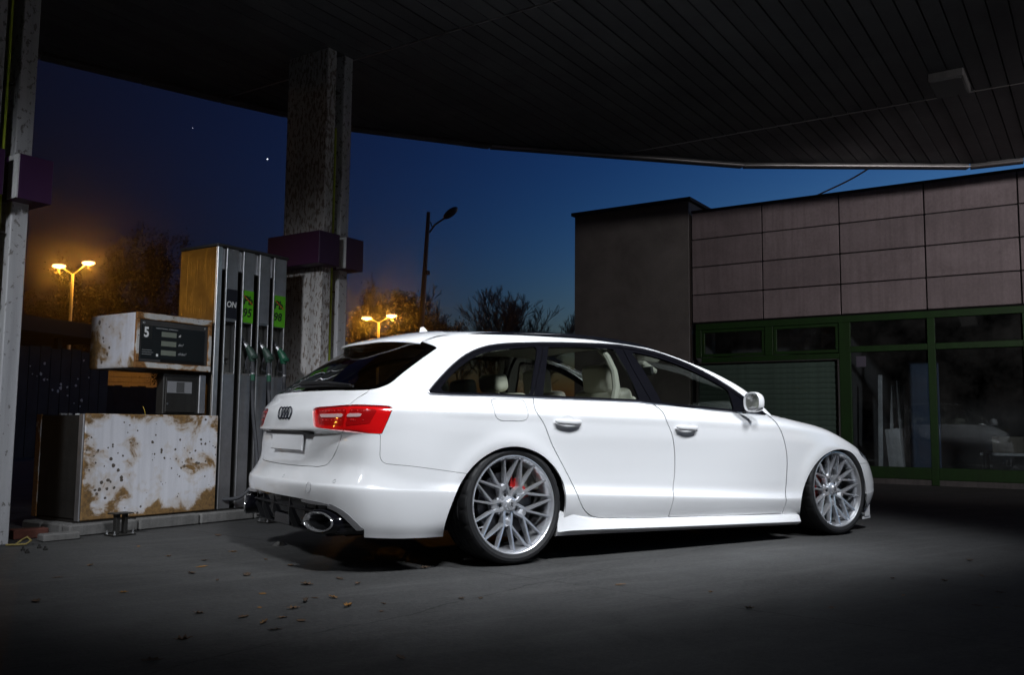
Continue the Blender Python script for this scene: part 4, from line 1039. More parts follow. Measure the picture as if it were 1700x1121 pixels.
def clip(m, g, side=-1):
    """keep where side*g >= 0 (g a scalar per vertex); faces any polygon list"""
    V, F, N = m
    s = g*side
    keepV = s >= 0
    outF = []; newV = []; newN = []; cache = {}
    nV = len(V)
    if isinstance(F, np.ndarray):
        ins = keepV[F]
        full = ins.all(1); none = ~ins.any(1)
        outF.extend(map(tuple, F[full])); todo = F[~full & ~none]
    else:
        todo = []
        for f in F:
            k = sum(bool(keepV[i]) for i in f)
            if k == len(f): outF.append(tuple(f))
            elif k: todo.append(f)
    def cut(i, j):
        key = (i, j) if i < j else (j, i)
        if key not in cache:
            a, b = key; t = s[a]/(s[a]-s[b])
            cache[key] = nV+len(newV)
            newV.append(V[a]+(V[b]-V[a])*t); nn = N[a]+(N[b]-N[a])*t
            newN.append(nn/max(np.linalg.norm(nn), 1e-9))
        return cache[key]
    for f in todo:
        poly = []
        L = len(f)
        for q in range(L):
            i, j = int(f[q]), int(f[(q+1) % L])
            if keepV[i]: poly.append(i)
            if keepV[i] != keepV[j]: poly.append(cut(i, j))
        if len(poly) >= 3: outF.append(tuple(poly))
    if newV:
        V = np.vstack([V, newV]); N = np.vstack([N, newN])
    if not outF: return [np.zeros((0, 3)), [], np.zeros((0, 3))]
    used = np.unique(np.concatenate([np.array(f) for f in outF]))
    mp = -np.ones(len(V), int); mp[used] = np.arange(len(used))
    return [V[used], [tuple(mp[list(f)]) for f in outF], N[used]]
def smooth_poly(pts, n=6, closed=True):
    P = np.array(pts, float)
    if closed:
        E = np.vstack([P[-1], P, P[0], P[1]])
        E3 = np.c_[E, np.zeros(len(E))]
        o = cr_spline(E3, [n]*(len(E3)-1))
        return o[n:n+n*len(P), :2]
    return cr_spline(np.c_[P, np.zeros(len(P))], [n]*(len(P)-1))[:, :2]
def sdf(Q, poly):
    """signed distance (negative inside) of points Q to closed polygon"""
    Q = np.asarray(Q); poly = np.asarray(poly, float)
    best = np.full(len(Q), 1e9); inside = np.zeros(len(Q), bool)
    A = poly; B = np.roll(poly, -1, 0)
    for a, b in zip(A, B):
        ab = b-a; t = np.clip(((Q-a) @ ab)/max(ab @ ab, 1e-12), 0, 1)
        d = np.linalg.norm(Q-a-t[:, None]*ab, axis=1); best = np.minimum(best, d)
        c = (a[1] > Q[:, 1]) != (b[1] > Q[:, 1])
        if a[1] != b[1]:
            xin = (b[0]-a[0])*(Q[:, 1]-a[1])/(b[1]-a[1])+a[0]
            inside ^= c & (Q[:, 0] < xin)
    return np.where(inside, -best, best)
def cut_px(m, poly, keep, gap=.0):
    """clip with a polygon traced on the picture of the right side; keep 'in' or 'out'"""
    if len(m[0]) == 0: return m
    g = sdf(project(m[0]), poly)
    return clip(m, g+gap, -1) if keep == 'in' else clip(m, g-gap, 1)
def cut_fn(m, fn, side):
    if len(m[0]) == 0: return m
    return clip(m, fn(m[0]), side)
def mirror(m):
    V, F, N = m
    V2 = V.copy(); V2[:, 1] *= -1; N2 = N.copy(); N2[:, 1] *= -1
    return [V2, [tuple(f[::-1]) for f in F], N2]
def join(*ms):
    V = []; F = []; N = []; o = 0
    for m in ms:
        V.append(m[0]); N.append(m[2]); F += [tuple(i+o for i in f) for f in m[1]]; o += len(m[0])
    return [np.vstack(V), F, np.vstack(N)]
def weld(m, eps=2e-4):
    V, F, N = m
    key = np.round(V/eps).astype(np.int64)
    _, first, inv = np.unique(key, axis=0, return_index=True, return_inverse=True)
    inv = inv.ravel()
    N2 = np.zeros((len(first), 3)); np.add.at(N2, inv, N)
    N2 /= np.maximum(np.linalg.norm(N2, axis=1, keepdims=True), 1e-9)
    F2 = []
    for f in F:
        g = [int(inv[i]) for i in f]; h = []
        for i in g:
            if not h or h[-1] != i: h.append(i)
        if len(h) > 1 and h[0] == h[-1]: h.pop()
        if len(set(h)) >= 3 and len(set(h)) == len(h): F2.append(tuple(h))
    return [V[first], F2, N2]
def offset(m, d):
    return [m[0]+m[2]*d, m[1], m[2]]
def panel(name, m, material, parent, depth=.012, off=0.0):
    """mesh object from a trimmed sheet, its edges turned inward so that it has thickness"""
    m = weld(m)
    V, F, N = m
    V = V+N*off
    cnt = {}
    for f in F:
        for a, b in zip(f, f[1:]+f[:1]):
            k = (a, b) if a < b else (b, a)
            cnt[k] = (cnt.get(k, (0,))[0]+1, a, b)
    bd = [(a, b) for c, a, b in cnt.values() if c == 1]
    nV = len(V); VV = [V]; NN = [N]; FF = list(F)
    extraV = []; extraN = []
    for a, b in bd:
        e = V[b]-V[a]; nn = np.cross(e, -(N[a]+N[b])); ln = np.linalg.norm(nn)
        if ln < 1e-12: continue
        nn = -nn/ln
        base = nV+len(extraV)
        extraV += [V[a], V[b], V[b]-N[b]*depth, V[a]-N[a]*depth]; extraN += [nn]*4
        FF.append((base+1, base, base+3, base+2))
    if extraV:
        VV.append(np.array(extraV)); NN.append(np.array(extraN))
    return raw_obj(name, np.vstack(VV), FF, material, parent, smooth=True, normals=np.vstack(NN))
gm = flare(loft(ctrl, USUB, VSUB))
main = orient(grid_mesh(gm))
fctrl = np.array([[*FRONT[l]]+[tuple(ctrl[l, 0])] for l in range(NLOW)])
fg = flare(loft(fctrl, [8, 8, 8, 8, 12, 18, 16, 14], VSUB[:NLOW-1]))
front = orient(grid_mesh(fg))
top = fg[-1]; K = 14
hood = np.zeros((K+1, top.shape[0], 3))
for k in range(K+1):
    t = k/K; e = 1-(1-t)**2
    hood[k] = top; hood[k, :, 1] = top[:, 1]*(1-t)
    hood[k, :, 2] = top[:, 2]+.030*e*np.clip((3.62-top[:, 0])/.4, .0, 1)
    hood[k, :, 0] = top[:, 0]+e*.20*np.clip((2.75-top[:, 0])/.45, 0, 1)
hoodm = orient(grid_mesh(hood))
vA = sum(VSUB[:NLOW-1])
ncant = sum(VSUB[:18])-vA
ae = gm[vA:vA+ncant+1, 0]
wsg = np.zeros((len(ae), K+1, 3))
for k in range(K+1):
    t = k/K; e = 1-(1-t)**2
    wsg[:, k] = ae; wsg[:, k, 1] = ae[:, 1]*(1-t)
    wsg[:, k, 0] += e*(.16+.10*np.linspace(1, 0, len(ae)))
    wsg[:, k, 2] += e*(.03+.02*np.linspace(0, 1, len(ae)))
wsm = orient(grid_mesh(wsg))
body0 = weld(join(main, front))
body0 = [body0[0], body0[1], body0[2]]

# --- outlines of the panels as the photograph shows them
def cat(*cs): return np.vstack([np.asarray(c, float) for c in cs])
so = lambda pts, n=6: smooth_poly(pts, n, closed=False)
ARCH_R = so([(734.7,891.9),(739.6,867.4),(751.4,834),(765.1,802.6),(784.8,775.1),(808.3,755.5),(831.9,744.7),(855.4,741.8),(877,745.3),(900.5,756.5),(920.2,775.1),(933.9,798.7),(939.4,818.3),(938.8,847.7),(928,881),(918,905)])
ARCH_F = so([(1326.5,872),(1328,851.9),(1334.2,811.2),(1349.5,777.3),(1369.8,755.3),(1393.6,746.1),(1413.9,751.9),(1427.5,770.5),(1434,790.8),(1439,821),(1439,850)])
DLO_TOP = so([(710.8,651.2),(720.9,638.5),(742,615.2),(763.3,596.1),(784.5,583.4),(809.9,574.9),(839.5,571.3),(873.4,570.1),(903,569.6),(963.5,570.7),(1027,573.8),(1069.4,581),(1101.2,589.5),(1143.5,606),(1185.9,628),(1213.4,645),(1229.3,656.4),(1259.7,678.5),(1274,690)])
BELT = [(1262,689.5),(1230,686),(1175,680.8),(1084,671.3),(1061,668.1),(884,660.7),(835.3,658.6),(750.6,656.5),(713,654.6)]
DLO = cat(DLO_TOP, BELT)
REDGE = so([(884.5,655),(885.1,659.7),(888.2,679.8),(903.1,704.1),(917,739.4),(935.5,775.1),(956.9,817.9),(968.6,844.9),(980.2,856.6),(995.8,860.5)])
BEDGE = so([(1078,662),(1084,671),(1097,681),(1102.2,688.2),(1107,700),(1116.1,723.3),(1120,751.8),(1120,785.4),(1117.3,813.9),(1118.3,826.8),(1109.6,859.2)])
FEDGE = so([(1268,685),(1278,692.5),(1290,704.4),(1300.3,726.4),(1306.4,757),(1306,791),(1304,821.4),(1305.4,831.5),(1298.6,853)])
RDOOR = cat(REDGE, [(1055,861)], BEDGE[::-1])
FDOOR = cat(BEDGE, [(1210,856.8)], FEDGE[::-1])
FUEL = smooth_poly([(816.2,664),(819.4,677.7),(823.7,692.5),(831,698.4),(850,699.3),(868,699.3),(875.5,695.7),(876.6,686.1),(873.4,674.5),(868,664.6),(842,662.6)], 5)
LAMP = cat(so([(518.7,683.3),(521.5,678.2),(526,676.8),(554,674.4),(578.1,672.5),(609.4,672.5),(640,674.0),(648,675.2),(651.6,678.5)]), so([(651.0,681),(643.1,700.2),(634,720.2)]), so([(632,720.6),(602.2,719.4),(563.7,715.8),(525,710)]), [(520.8,707.5)])
LSEAM = [(574.9,660),(574.5,674.9),(564.9,715.8),(562,730)]
GLASS = cat([(470,652.2)], so([(500,651),(553.4,648.6),(600,648.2),(622,646),(646.2,637.5),(667.6,620.5),(696.1,599),(726.4,577.5)]), [(719,573.5),(702,567.5),(670,562),(560,555),(470,600)])
TGATE = cat([(616,640)], so([(611.9,650),(609.4,652),(596,660),(588,666),(580.5,672.5)]), so([(578,676),(574.5,695),(568.5,719.4),(562,740),(554,758),(547,768),(541,773),(530,775.3)]), so([(527,775.4),(484,772.6),(434.9,765.0),(420,762)]), [(400,760),(400,640),(470,620)])
SEAM = so([(631.5,722),(631.1,745),(631.3,760.4),(637.1,768.8),(655.2,771.9),(680,774.1),(772,786.5),(790,789)])
BUMP = cat(SEAM, [(800,940),(380,940),(380,700),(560,700),(575,716),(602,719.5),(631,720.8)])
LOWBLACK = cat([(380,806)], so([(413.2,812),(472.2,823),(532.4,834.6),(556.5,841),(575,852),(590,866),(604.5,880.5)]), [(606,960),(380,960)])
SILVER = cat(so([(500,827.5),(532.4,834.6),(556.5,841),(575,852),(590,866),(604.5,880.5)]), so([(592,881.5),(578,867),(563,853.5),(548,845.5),(528,840),(500,833)]))
HEADL = cat(so([(1420,735),(1424,737),(1431,743),(1437,754),(1440,763)]), so([(1437,764),(1431,758),(1425,748)]))
FBUMP = cat(so([(1424,768),(1431,772),(1441,773.5),(1480,772)]), [(1500,900),(1420,900)])
QGLASS = smooth_poly([(732.6,645.5),(746.4,626.5),(767.5,606.5),(788.7,592.8),(809.9,584.6),(835.3,580.4),(865,577.6),(889,576.6),(891,580),(886,617),(880,652),(877,656.2),(835,654.6),(780,652.6),(738,650.6)], 5)
RGLASS = cat([(910.6,576.5),(963.5,576.5),(1018.5,579.7)], so([(1021,582),(1048.2,631),(1063,667.2)]), [(984,663.6),(901.5,658.2)])
FGLASS = cat(so([(1050,585),(1069.4,588.5),(1101.2,597),(1143.5,613.5),(1185.9,634.5),(1206,646.5)]), so([(1209.5,650),(1214,664),(1219,681.4)]), [(1162.6,677.2),(1099.5,669.6)], so([(1098,667),(1065.2,609.9),(1049,587.5)]))

front_side = lambda m, f: [m[0], m[1], m[2]]
def cutpx_where(m, poly, keep, cond, gap=0.0):
    g = sdf(project(m[0]), poly); bad = ~cond(m[0], m[2])
    g = np.where(bad, np.maximum(np.abs(g), 50.0), g)
    return clip(m, g+gap, -1) if keep == 'in' else clip(m, g-gap, 1)
GAP = .75
wide = lambda V, N: (V[:, 1] < -.60)
is_rear = lambda V, N: (V[:, 0] < -.50) & (V[:, 2] < .93)
is_glass = lambda V, N: (V[:, 0] < -.28) & (V[:, 2] > .90) & (V[:, 2] < 1.315)
nose = lambda V, N: (V[:, 1] < -.45)

E_ = body0
E_ = cutpx_where(E_, ARCH_R, 'out', wide); E_ = cutpx_where(E_, ARCH_F, 'out', lambda V, N: (V[:, 1] < -.6) & (V[:, 0] < 3.45))
shell0 = E_
dlo_m = cutpx_where(E_, DLO, 'in', wide)
E_ = cutpx_where(E_, DLO, 'out', wide)
lamp_m = cutpx_where(E_, LAMP, 'in', is_rear, GAP*.5)
E_ = cutpx_where(E_, LAMP, 'out', is_rear, GAP*.5)
rg_m = cutpx_where(E_, GLASS, 'in', is_glass)
E_ = cutpx_where(E_, GLASS, 'out', is_glass)
is_gate = lambda V, N: (V[:, 0] < -.55) & (V[:, 2] < 1.05)
gate_m = cutpx_where(E_, TGATE, 'in', is_gate, GAP)
E_ = cutpx_where(E_, TGATE, 'out', is_gate, GAP*.4)
rear_b = lambda V, N: (V[:, 0] < -.28) & (V[:, 2] < .80)
bump_m = cutpx_where(E_, BUMP, 'in', rear_b, GAP*.5)
E_ = cutpx_where(E_, BUMP, 'out', rear_b, GAP*.5)
low_m = cutpx_where(bump_m, LOWBLACK, 'in', rear_b)
bump_m = cutpx_where(bump_m, LOWBLACK, 'out', rear_b)
rd_m = cutpx_where(E_, RDOOR, 'in', wide, GAP); E_ = cutpx_where(E_, RDOOR, 'out', wide, GAP)
fd_m = cutpx_where(E_, FDOOR, 'in', wide, GAP); E_ = cutpx_where(E_, FDOOR, 'out', wide, GAP)
fuel_m = cutpx_where(E_, FUEL, 'in', wide, GAP*.7); E_ = cutpx_where(E_, FUEL, 'out', wide, GAP*.7)
hl_m = cutpx_where(E_, HEADL, 'in', nose, .3); E_ = cutpx_where(E_, HEADL, 'out', nose, .3)
# the nose bumper is split off below the lamps
zseam = lambda V: np.where(V[:, 0] > 3.0, V[:, 2]-.525, 1.0)
fbm = cut_fn(E_, lambda V: zseam(V)+.0012, -1)
E_ = cut_fn(E_, lambda V: zseam(V)-.0012, 1)
wing_m = cut_fn(E_, lambda V: V[:, 0]-2.235-.10*np.clip((V[:, 2]-.8)/.1, 0, 1), 1)
# everything ahead of the door's front edge belongs to the wing
E_ = cut_fn(E_, lambda V: V[:, 0]-2.235-.10*np.clip((V[:, 2]-.8)/.1, 0, 1), -1)
def hit(q, m=None):
    """point and normal on the visible right side under a picture point"""
    m = m or body0
    V, F, N = m
    Q = project(V); face = np.sum(N*(CAM-V), 1) > 0
    d = np.linalg.norm(Q-np.array(q), axis=1); d[~face] = 1e9
    k = np.argsort(d)[:6]; w = 1/(d[k]+1e-3)**2; w /= w.sum()
    n = (N[k]*w[:, None]).sum(0); n /= np.linalg.norm(n)
    p0 = (V[k]*w[:, None]).sum(0)
    r = ray(q); tt = ((p0-CAM) @ n)/(r @ n)
    return CAM+r*tt, n

car = empty('estate_car', (0, 0, 0), 0, 'white estate car with silver multi-spoke wheels parked beside the fuel pump', 'car')
def both(name, m, material, parent, depth=.012, off=0.0):
    a = panel(name, m, material, parent, depth, off); b = panel(name, mirror(m), material, parent, depth, off)
    return a, b
def sym(name, m, material, parent, depth=.012, off=0.0):
    return panel(name, join(m, mirror(m)), material, parent, depth, off)
bodyshell = sym('body', E_, paint, car, .014)
both('front_wing', wing_m, paint, car)
sym('bonnet', hoodm, paint, car)
sym('front_bumper', fbm, paint, car)
rdoors = both('rear_door', rd_m, paint, car)
fdoors = both('front_door', fd_m, paint, car)
panel('fuel_flap', fuel_m, paint, car)
gate = sym('tailgate', gate_m, paint, car)
rbump = sym('rear_bumper', bump_m, paint, car)
for m_ in (hl_m, mirror(hl_m)):
    h_ = panel('headlight', m_, head_lens, car, .01)
    panel('housing', offset(m_, -.02), chrome, h_, .02)
# dark inner skin so that the gaps between panels read black, and the cabin lining
inner = cut_fn(shell0, lambda V: V[:, 2]-.93, -1)
inner = cutpx_where(inner, LAMP, 'out', is_rear, -3)
inner = cutpx_where(inner, LOWBLACK, 'out', rear_b, -3)
inner = cutpx_where(inner, HEADL, 'out', nose, -1)
sym('inner_shell', offset(inner, -.022), matt_black, car, .004)
roof_in = cut_fn(cutpx_where(cutpx_where(shell0, DLO, 'out', wide, 4), GLASS, 'out', is_glass, 3), lambda V: V[:, 2]-.97, 1)
sym('headlining', offset(roof_in, -.03), cabin_cream, car, .004)
# windscreen
sym('windscreen', wsm, car_glass, car, .004)
# side windows
spl = [(1027,560),(1030.5,573),(1050,612),(1084,671.5),(1086,680)]
SPLITR = cat(spl, [(600,700),(600,540)])
CSPLIT = cat([(899.5,560),(903,569),(896,610),(884.6,662),(884,670)], [(600,700),(600,540)])
trim0 = dlo_m
g_q = cut_px(trim0, QGLASS, 'in'); g_r = cut_px(trim0, RGLASS, 'in'); g_f = cut_px(trim0, FGLASS, 'in')
for P_ in (QGLASS, RGLASS, FGLASS): trim0 = cut_px(trim0, P_, 'out')
t_r = cut_px(trim0, SPLITR, 'in', .5); t_f = cut_px(trim0, SPLITR, 'out', .5)
t_q = cut_px(t_r, CSPLIT, 'in', .5); t_r = cut_px(t_r, CSPLIT, 'out', .5)
for sgn, dr, df in ((0, rdoors[0], fdoors[0]), (1, rdoors[1], fdoors[1])):
    f_ = (lambda m: m) if sgn == 0 else mirror
    w = panel('quarter_window', f_(offset(g_q, -.006)), car_glass, car, .003); panel('window_frame', f_(t_q), gloss_black, w, .012)
    w = panel('window_pane', f_(offset(g_r, -.008)), car_glass, dr, .003); panel('window_frame', f_(t_r), gloss_black, dr, .014)
    w = panel('window_pane', f_(offset(g_f, -.008)), car_glass, df, .003); panel('window_frame', f_(t_f), gloss_black, df, .014)
# raised black moulding round the window line
band = cut_px(dlo_m, DLO, 'in'); gd = sdf(project(band[0]), DLO)
band = clip(band, gd+4.2, 1)
both('window_moulding', band, gloss_black, car, .006, .004)
highlight_metal = mat('highlight_bead_metal', (.34, .34, .37), .25, metal=.9)  # metal lightened to give the black frames bright edge lines
bead = [hit(q, dlo_m) for q in DLO_TOP[:-4:3]]+[hit(q, dlo_m) for q in BELT]
bead = bead+bead[:1]
for sg in (1, -1):
    bm = bmesh.new(); tube(bm, [(P[0]+N[0]*.005, sg*(P[1]+N[1]*.005), P[2]+N[2]*.005) for P, N in bead], .0042, 6, False); bm_obj('highlight_bead', bm, highlight_metal, car, True)  # added bead, there only to draw highlights along the window line
# rear window
panel('rear_window', offset(join(rg_m, mirror(rg_m)), -.002), rear_glass, gate, .004)
RGI = cat([(470,646)], so([(500,645),(553.4,643),(596,642.5),(616,640.5),(638,632),(658,616),(684,596),(706,578)]), [(690,565),(560,565),(470,600)])
fr_ = cut_px(rg_m, RGI, 'out'); panel('rear_window_border', offset(join(fr_, mirror(fr_)), -.004), gloss_black, gate, .003)
# --- side skirts
def skirt_sec(x):
    zt = ip(x, [.30, .55, .64, .93, 1.2, 1.76, 2.29, 2.47], [.30, .243, .236, .220, .213, .198, .181, .176])-.004
    ze = ip(x, [.30, .40, .68, 1.18, 2.42, 2.47], [.170, .177, .172, .158, .129, .127])
    zb = ip(x, [.30, .71, 1.2, 1.8, 2.46], [.142, .135, .125, .112, .098])
    o = ip(x, [.30, .36, .62, 2.40, 2.47], [.912, .926, .946, .946, .93])
    return [(.87, zt+.004), (.903, zt), (.915, zt-.006), (o-.004, ze+.006), (o, ze-.002), (o-.006, ze-.012), (.905, zb+.004), (.89, zb), (.80, zb)]
for sg in (-1, 1):
    V = []; F = []
    xs = np.linspace(.31, 2.465, 60); n = len(skirt_sec(1))
    for x in xs: V += [(x, sg*y, z) for y, z in skirt_sec(x)]
    for i in range(len(xs)-1):
        for j in range(n-1):
            a = i*n+j; f = (a, a+1, a+n+1, a+n); F.append(f if sg > 0 else f[::-1])
    F.append(tuple(range(n)) if sg < 0 else tuple(range(n))[::-1]); e = (len(xs)-1)*n; F.append(tuple(e+k for k in range(n))[::-1] if sg < 0 else tuple(e+k for k in range(n)))
    raw_obj('side_skirt', V, F, paint, car, smooth=True, sharp=28)
# --- tail lamps
LIN = cat([(400,640),(574.7,640)], [(574.6,674.9),(565,715.8),(563.5,735)], [(400,735)])
strip = [(529,687.5),(568,686.5),(566.5,692.5),(531,693)], [(576,686.5),(600.5,686.0),(597,692.0),(574,692.2)]
leds = [[(527,680.5),(572,678.8),(571.2,682.0),(527.2,683.5)], [(581,679.0),(617,679.5),(616,682.6),(579.5,682.2)],
        [(531,695.5),(566,695.2),(565.5,698.6),(532,698.8)], [(575,694.6),(607,694.8),(603,698.6),(574,698.2)]]
darkin = [[(524.5,678.8),(573.4,676.8),(566.4,707.2),(526.5,703.8)], [(580.5,677.2),(621,678),(625.5,681.5),(613,703),(570.5,707.6)]]
crease = so([(629,679),(648.5,678.0)], 4), so([(614,700.5),(619.5,699.5),(628,709.5),(635,712)], 4)
for f_ in ((lambda m: m), mirror):
    lo_ = cut_px(lamp_m, LIN, 'out', .35); li_ = cut_px(lamp_m, LIN, 'in', .35)
    for part, par in ((lo_, car), (li_, gate)):
        L_ = panel('tail_lamp', f_(offset(part, -.010)), lamp_red, par, .02)
        for P_ in darkin:
            q_ = cut_px(part, P_, 'in')
            if len(q_[1]): panel('reflector', f_(offset(q_, -.0085)), lamp_dark, L_, .002)
        for P_ in strip:
            q_ = cut_px(part, P_, 'in')
            if len(q_[1]): panel('reversing_strip', f_(offset(q_, -.0055)), lamp_white, L_, .004)
        for P_ in leds:
            q_ = cut_px(part, P_, 'in')
            if not len(q_[1]): continue
            (ax, ay), (bx_, by), _, (dx, dy) = P_
            n_ = 9 if bx_-ax > 40 else 7
            ms = []
            for k in range(n_):
                c0, c1 = (k+.12)/n_, (k+.80)/n_
                T_ = lambda a, b, c: (a[0]+(b[0]-a[0])*c, a[1]+(b[1]-a[1])*c)
                ms.append(cut_px(part, [T_(P_[0], P_[1], c0), T_(P_[0], P_[1], c1), T_(P_[3], P_[2], c1), T_(P_[3], P_[2], c0)], 'in'))
            ms = [m for m in ms if len(m[1])]
            panel('led_row', f_(offset(join(*ms), -.006)), lamp_led, L_, .003)
        panel('lens', f_(offset(part, .0005)), lamp_lens, L_, .010)
glint_grey = mat('painted_glint_grey', (.5, .5, .52), .4)  # pale grey for the glint painted along the rear glass
# --- roof spoiler
def edge_x(y): return -.625+.20*(abs(y)/.56)**2
def solve_edge(q, fx):
    lo_, hi_ = -.70, .2
    r = ray(q)
    for y in np.linspace(-.75, .3, 400):
        t = (y-CAM[1])/r[1]; P = CAM+t*r
        if P[0] >= fx(y): return P
    return P
ys_ = []
TE = [solve_edge(q, edge_x) for q in so([(606,568.2),(622,565.6),(642.6,564.2),(671,564.4),(690,566.2),(706.8,569.4),(720,573.5),(728.2,577)], 5)]
TE = sorted(((-P[1], P[2]) for P in TE)); 
print('spoiler edge', TE[0], TE[-1])
def te_z(y): return ip(abs(y), [a for a, b in TE], [b for a, b in TE])
mv = main[0]; roofv = mv[(mv[:, 2] > 1.22)]
def surf_z(x, y):
    d = np.hypot(roofv[:, 0]-x, roofv[:, 1]+abs(y)); k = np.argsort(d)[:5]; w = 1/(d[k]+1e-3)**2
    return float((roofv[k, 2]*w).sum()/w.sum())
V = []; F = []; n = 41; Vu = []
for i in range(n):
    y = -.60+1.2*i/(n-1)
    yy = y*.93
    ex, ez = edge_x(yy), te_z(yy)
    fx = -.21-.06*(y/.6)**2
    zr = surf_z(fx, y)+.004
    row = []
    for k in range(7):
        t = k/6
        x = fx+(ex-fx)*t; z = zr+(ez-zr)*t+.012*math.sin(math.pi*t)
        row.append((x, y+(yy-y)*t, z))
    row += [(ex-.008, yy, ez-.006), (ex-.008, yy, ez-.014), (ex+.004, yy, ez-.020)]
    V += row
    zg = te_z(yy)-.050
    gx = -.52+.17*(abs(yy)/.56)**2
    Vu += [(ex+.004, yy, ez-.018), (ex+.03, yy, ez-.028), ((ex+gx)/2+.02, yy, (ez+zg)/2-.008), (gx+.0, yy, zg)]
m_ = 10
for i in range(n-1):
    for j in range(m_-1):
        a = i*m_+j; F.append((a, a+m_, a+m_+1, a+1))
sp = raw_obj('roof_spoiler', V, [f[::-1] for f in F], paint, gate, smooth=True, sharp=50)
Fu = [(i*4+j, i*4+j+1, (i+1)*4+j+1, (i+1)*4+j) for i in range(n-1) for j in range(3)]
raw_obj('spoiler_underside', Vu, Fu, gloss_black, sp, smooth=True)
bm = bmesh.new(); tube(bm, [tuple(np.array(Vu[i*4+3])+np.array([-.006, 0, -.002])) for i in range(n)], .0028, 6); bm_obj('painted_edge_glint', bm, glint_grey, sp, True)  # pale tube painted in for the reflected line at the glass edge
# --- emblem of four rings, blank plate, seams
sx = lambda y, z: float(np.mean([mv[k, 0] for k in np.argsort(np.abs(mv[:, 1]+abs(y))+np.abs(mv[:, 2]-z)+10*(mv[:, 0] > -.6))[:3]]))
emb = bpy.data.objects.new('ring_emblem', None); COL.objects.link(emb); emb.parent = gate
navy = mat('black_emblem', (.006, .007, .014), .45)
for k in range(4):
    y = (k-1.5)*.050
    bm = bmesh.new()
    pts = [(0, .034*math.cos(a), .034*math.sin(a)) for a in np.linspace(0, 2*math.pi, 33)]
    tube(bm, pts, .0048, 8, cap=False)
    o = bm_obj('ring', bm, navy, emb, smooth=True); o.location = (sx(y, .851)-.007-.0006*(k % 2), y, .853); o.rotation_euler = (0, R_(9), 0)
pl = box('number_plate', (-.006, -.26, -.056), (.006, .26, .056), plate_mat, gate, .003); pl.location = (-1.022, 0, .690); pl.rotation_euler = (0, R_(3), 0)
bm = bmesh.new(); tube(bm, [(-.0065, -.257, -.0535), (-.0065, .257, -.0535)], .0016, 6); bm_obj('plate_edge', bm, satin_black, pl)
lb = box('plate_light_bar', (-1.035, -.36, .728), (-.99, .36, .742), satin_black, gate, .004)
# --- parking sensors and towing cover: thin ring joints
def ring_at(q, rad, name, parent, thick=.0011):
    P, N = hit(q, bump_m)
    zz = Vector(N); q_ = zz.to_track_quat('Z', 'Y').to_matrix().to_4x4(); q_.translation = Vector(P+N*.0004)
    bm = bmesh.new(); tube(bm, [(rad*math.cos(a), rad*math.sin(a), 0) for a in np.linspace(0, 2*math.pi, 25)], thick, 5, False)
    bmesh.ops.transform(bm, matrix=q_, verts=bm.verts[:])
    return bm_obj(name, bm, satin_black_line, parent)
satin_black_line = mat('panel_joint', (.22, .22, .23), .6)
for q, r_ in (((555.3, 799.4), .0105), ((471, 790.5), .0105), ((512, 809.7), .028)): ring_at(q, r_, 'sensor_joint', rbump)
# --- diffuser
satin_dark = mat('satin_dark_metal', (.16, .16, .17), .4, metal=.8)
df = panel('diffuser', join(offset(low_m, -.035), mirror(offset(low_m, -.035))), gloss_black, car, .05)
sil = cutpx_where(body0, SILVER, 'in', rear_b)
for f_ in ((lambda m: m), mirror): panel('diffuser_trim', f_(offset(sil, .003)), satin_alu, df, .014)
for y in (-.50, -.36, -.14, .14, .36, .50):
    xb = -1.03+.05*abs(y)
    bm = bmesh.new(); prism(bm, [(xb-.022, .375), (xb-.028, .27), (xb+.0, .195), (xb+.22, .195), (xb+.22, .30), (xb+.04, .375)], y-.009, y+.009, 'y'); bm_obj('diffuser_fin', bm, satin_black, df)
box('diffuser_plate', (-1.044, -.12, .20), (-1.03, .12, .262), satin_dark, df, .006)
box('diffuser_blade', (-1.045, -.52, .305), (-1.0, .52, .320), satin_black, df, .006)
box('diffuser_floor', (-1.00, -.60, .185), (-.55, .60, .20), gloss_black, df, .006)
for sg in (-1, 1):
    ex_ = bpy.data.objects.new('exhaust', None); COL.objects.link(ex_); ex_.parent = car; ex_.location = (-1.062, sg*.635, .270)
    def oval(bm, prof, n=40):
        rings = [[bm.verts.new((x+.33*sg*a*math.cos(2*math.pi*k/n), a*math.cos(2*math.pi*k/n), b*math.sin(2*math.pi*k/n))) for k in range(n)] for x, a, b in prof]
        for r1, r2 in zip(rings, rings[1:]):
            for k in range(n): bm.faces.new((r1[k], r1[(k+1) % n], r2[(k+1) % n], r2[k]))
        return rings
    bm = bmesh.new(); rr = oval(bm, [(.16, .108, .050), (.0, .113, .054), (-.006, .1125, .0535), (-.009, .109, .050), (-.006, .104, .045), (.10, .098, .041)]); bm_obj('tail_pipe', bm, chrome, ex_, True, 60)
    bm = bmesh.new(); rr = oval(bm, [(.02, .101, .0435), (.13, .097, .040)]); bm.faces.new(rr[-1]); bm_obj('pipe_bore', bm, satin_dark, ex_, True, 60)
    bm = bmesh.new(); oval(bm, [(.10, .124, .066), (.004, .124, .065), (-.001, .116, .058), (.004, .112, .0535), (.12, .11, .052)]); bm_obj('pipe_surround', bm, gloss_black, ex_, True, 60)
    box('pipe_housing', (.06, -.12, -.066), (.35, .12, .06), gloss_black, ex_, .04, None, 3)
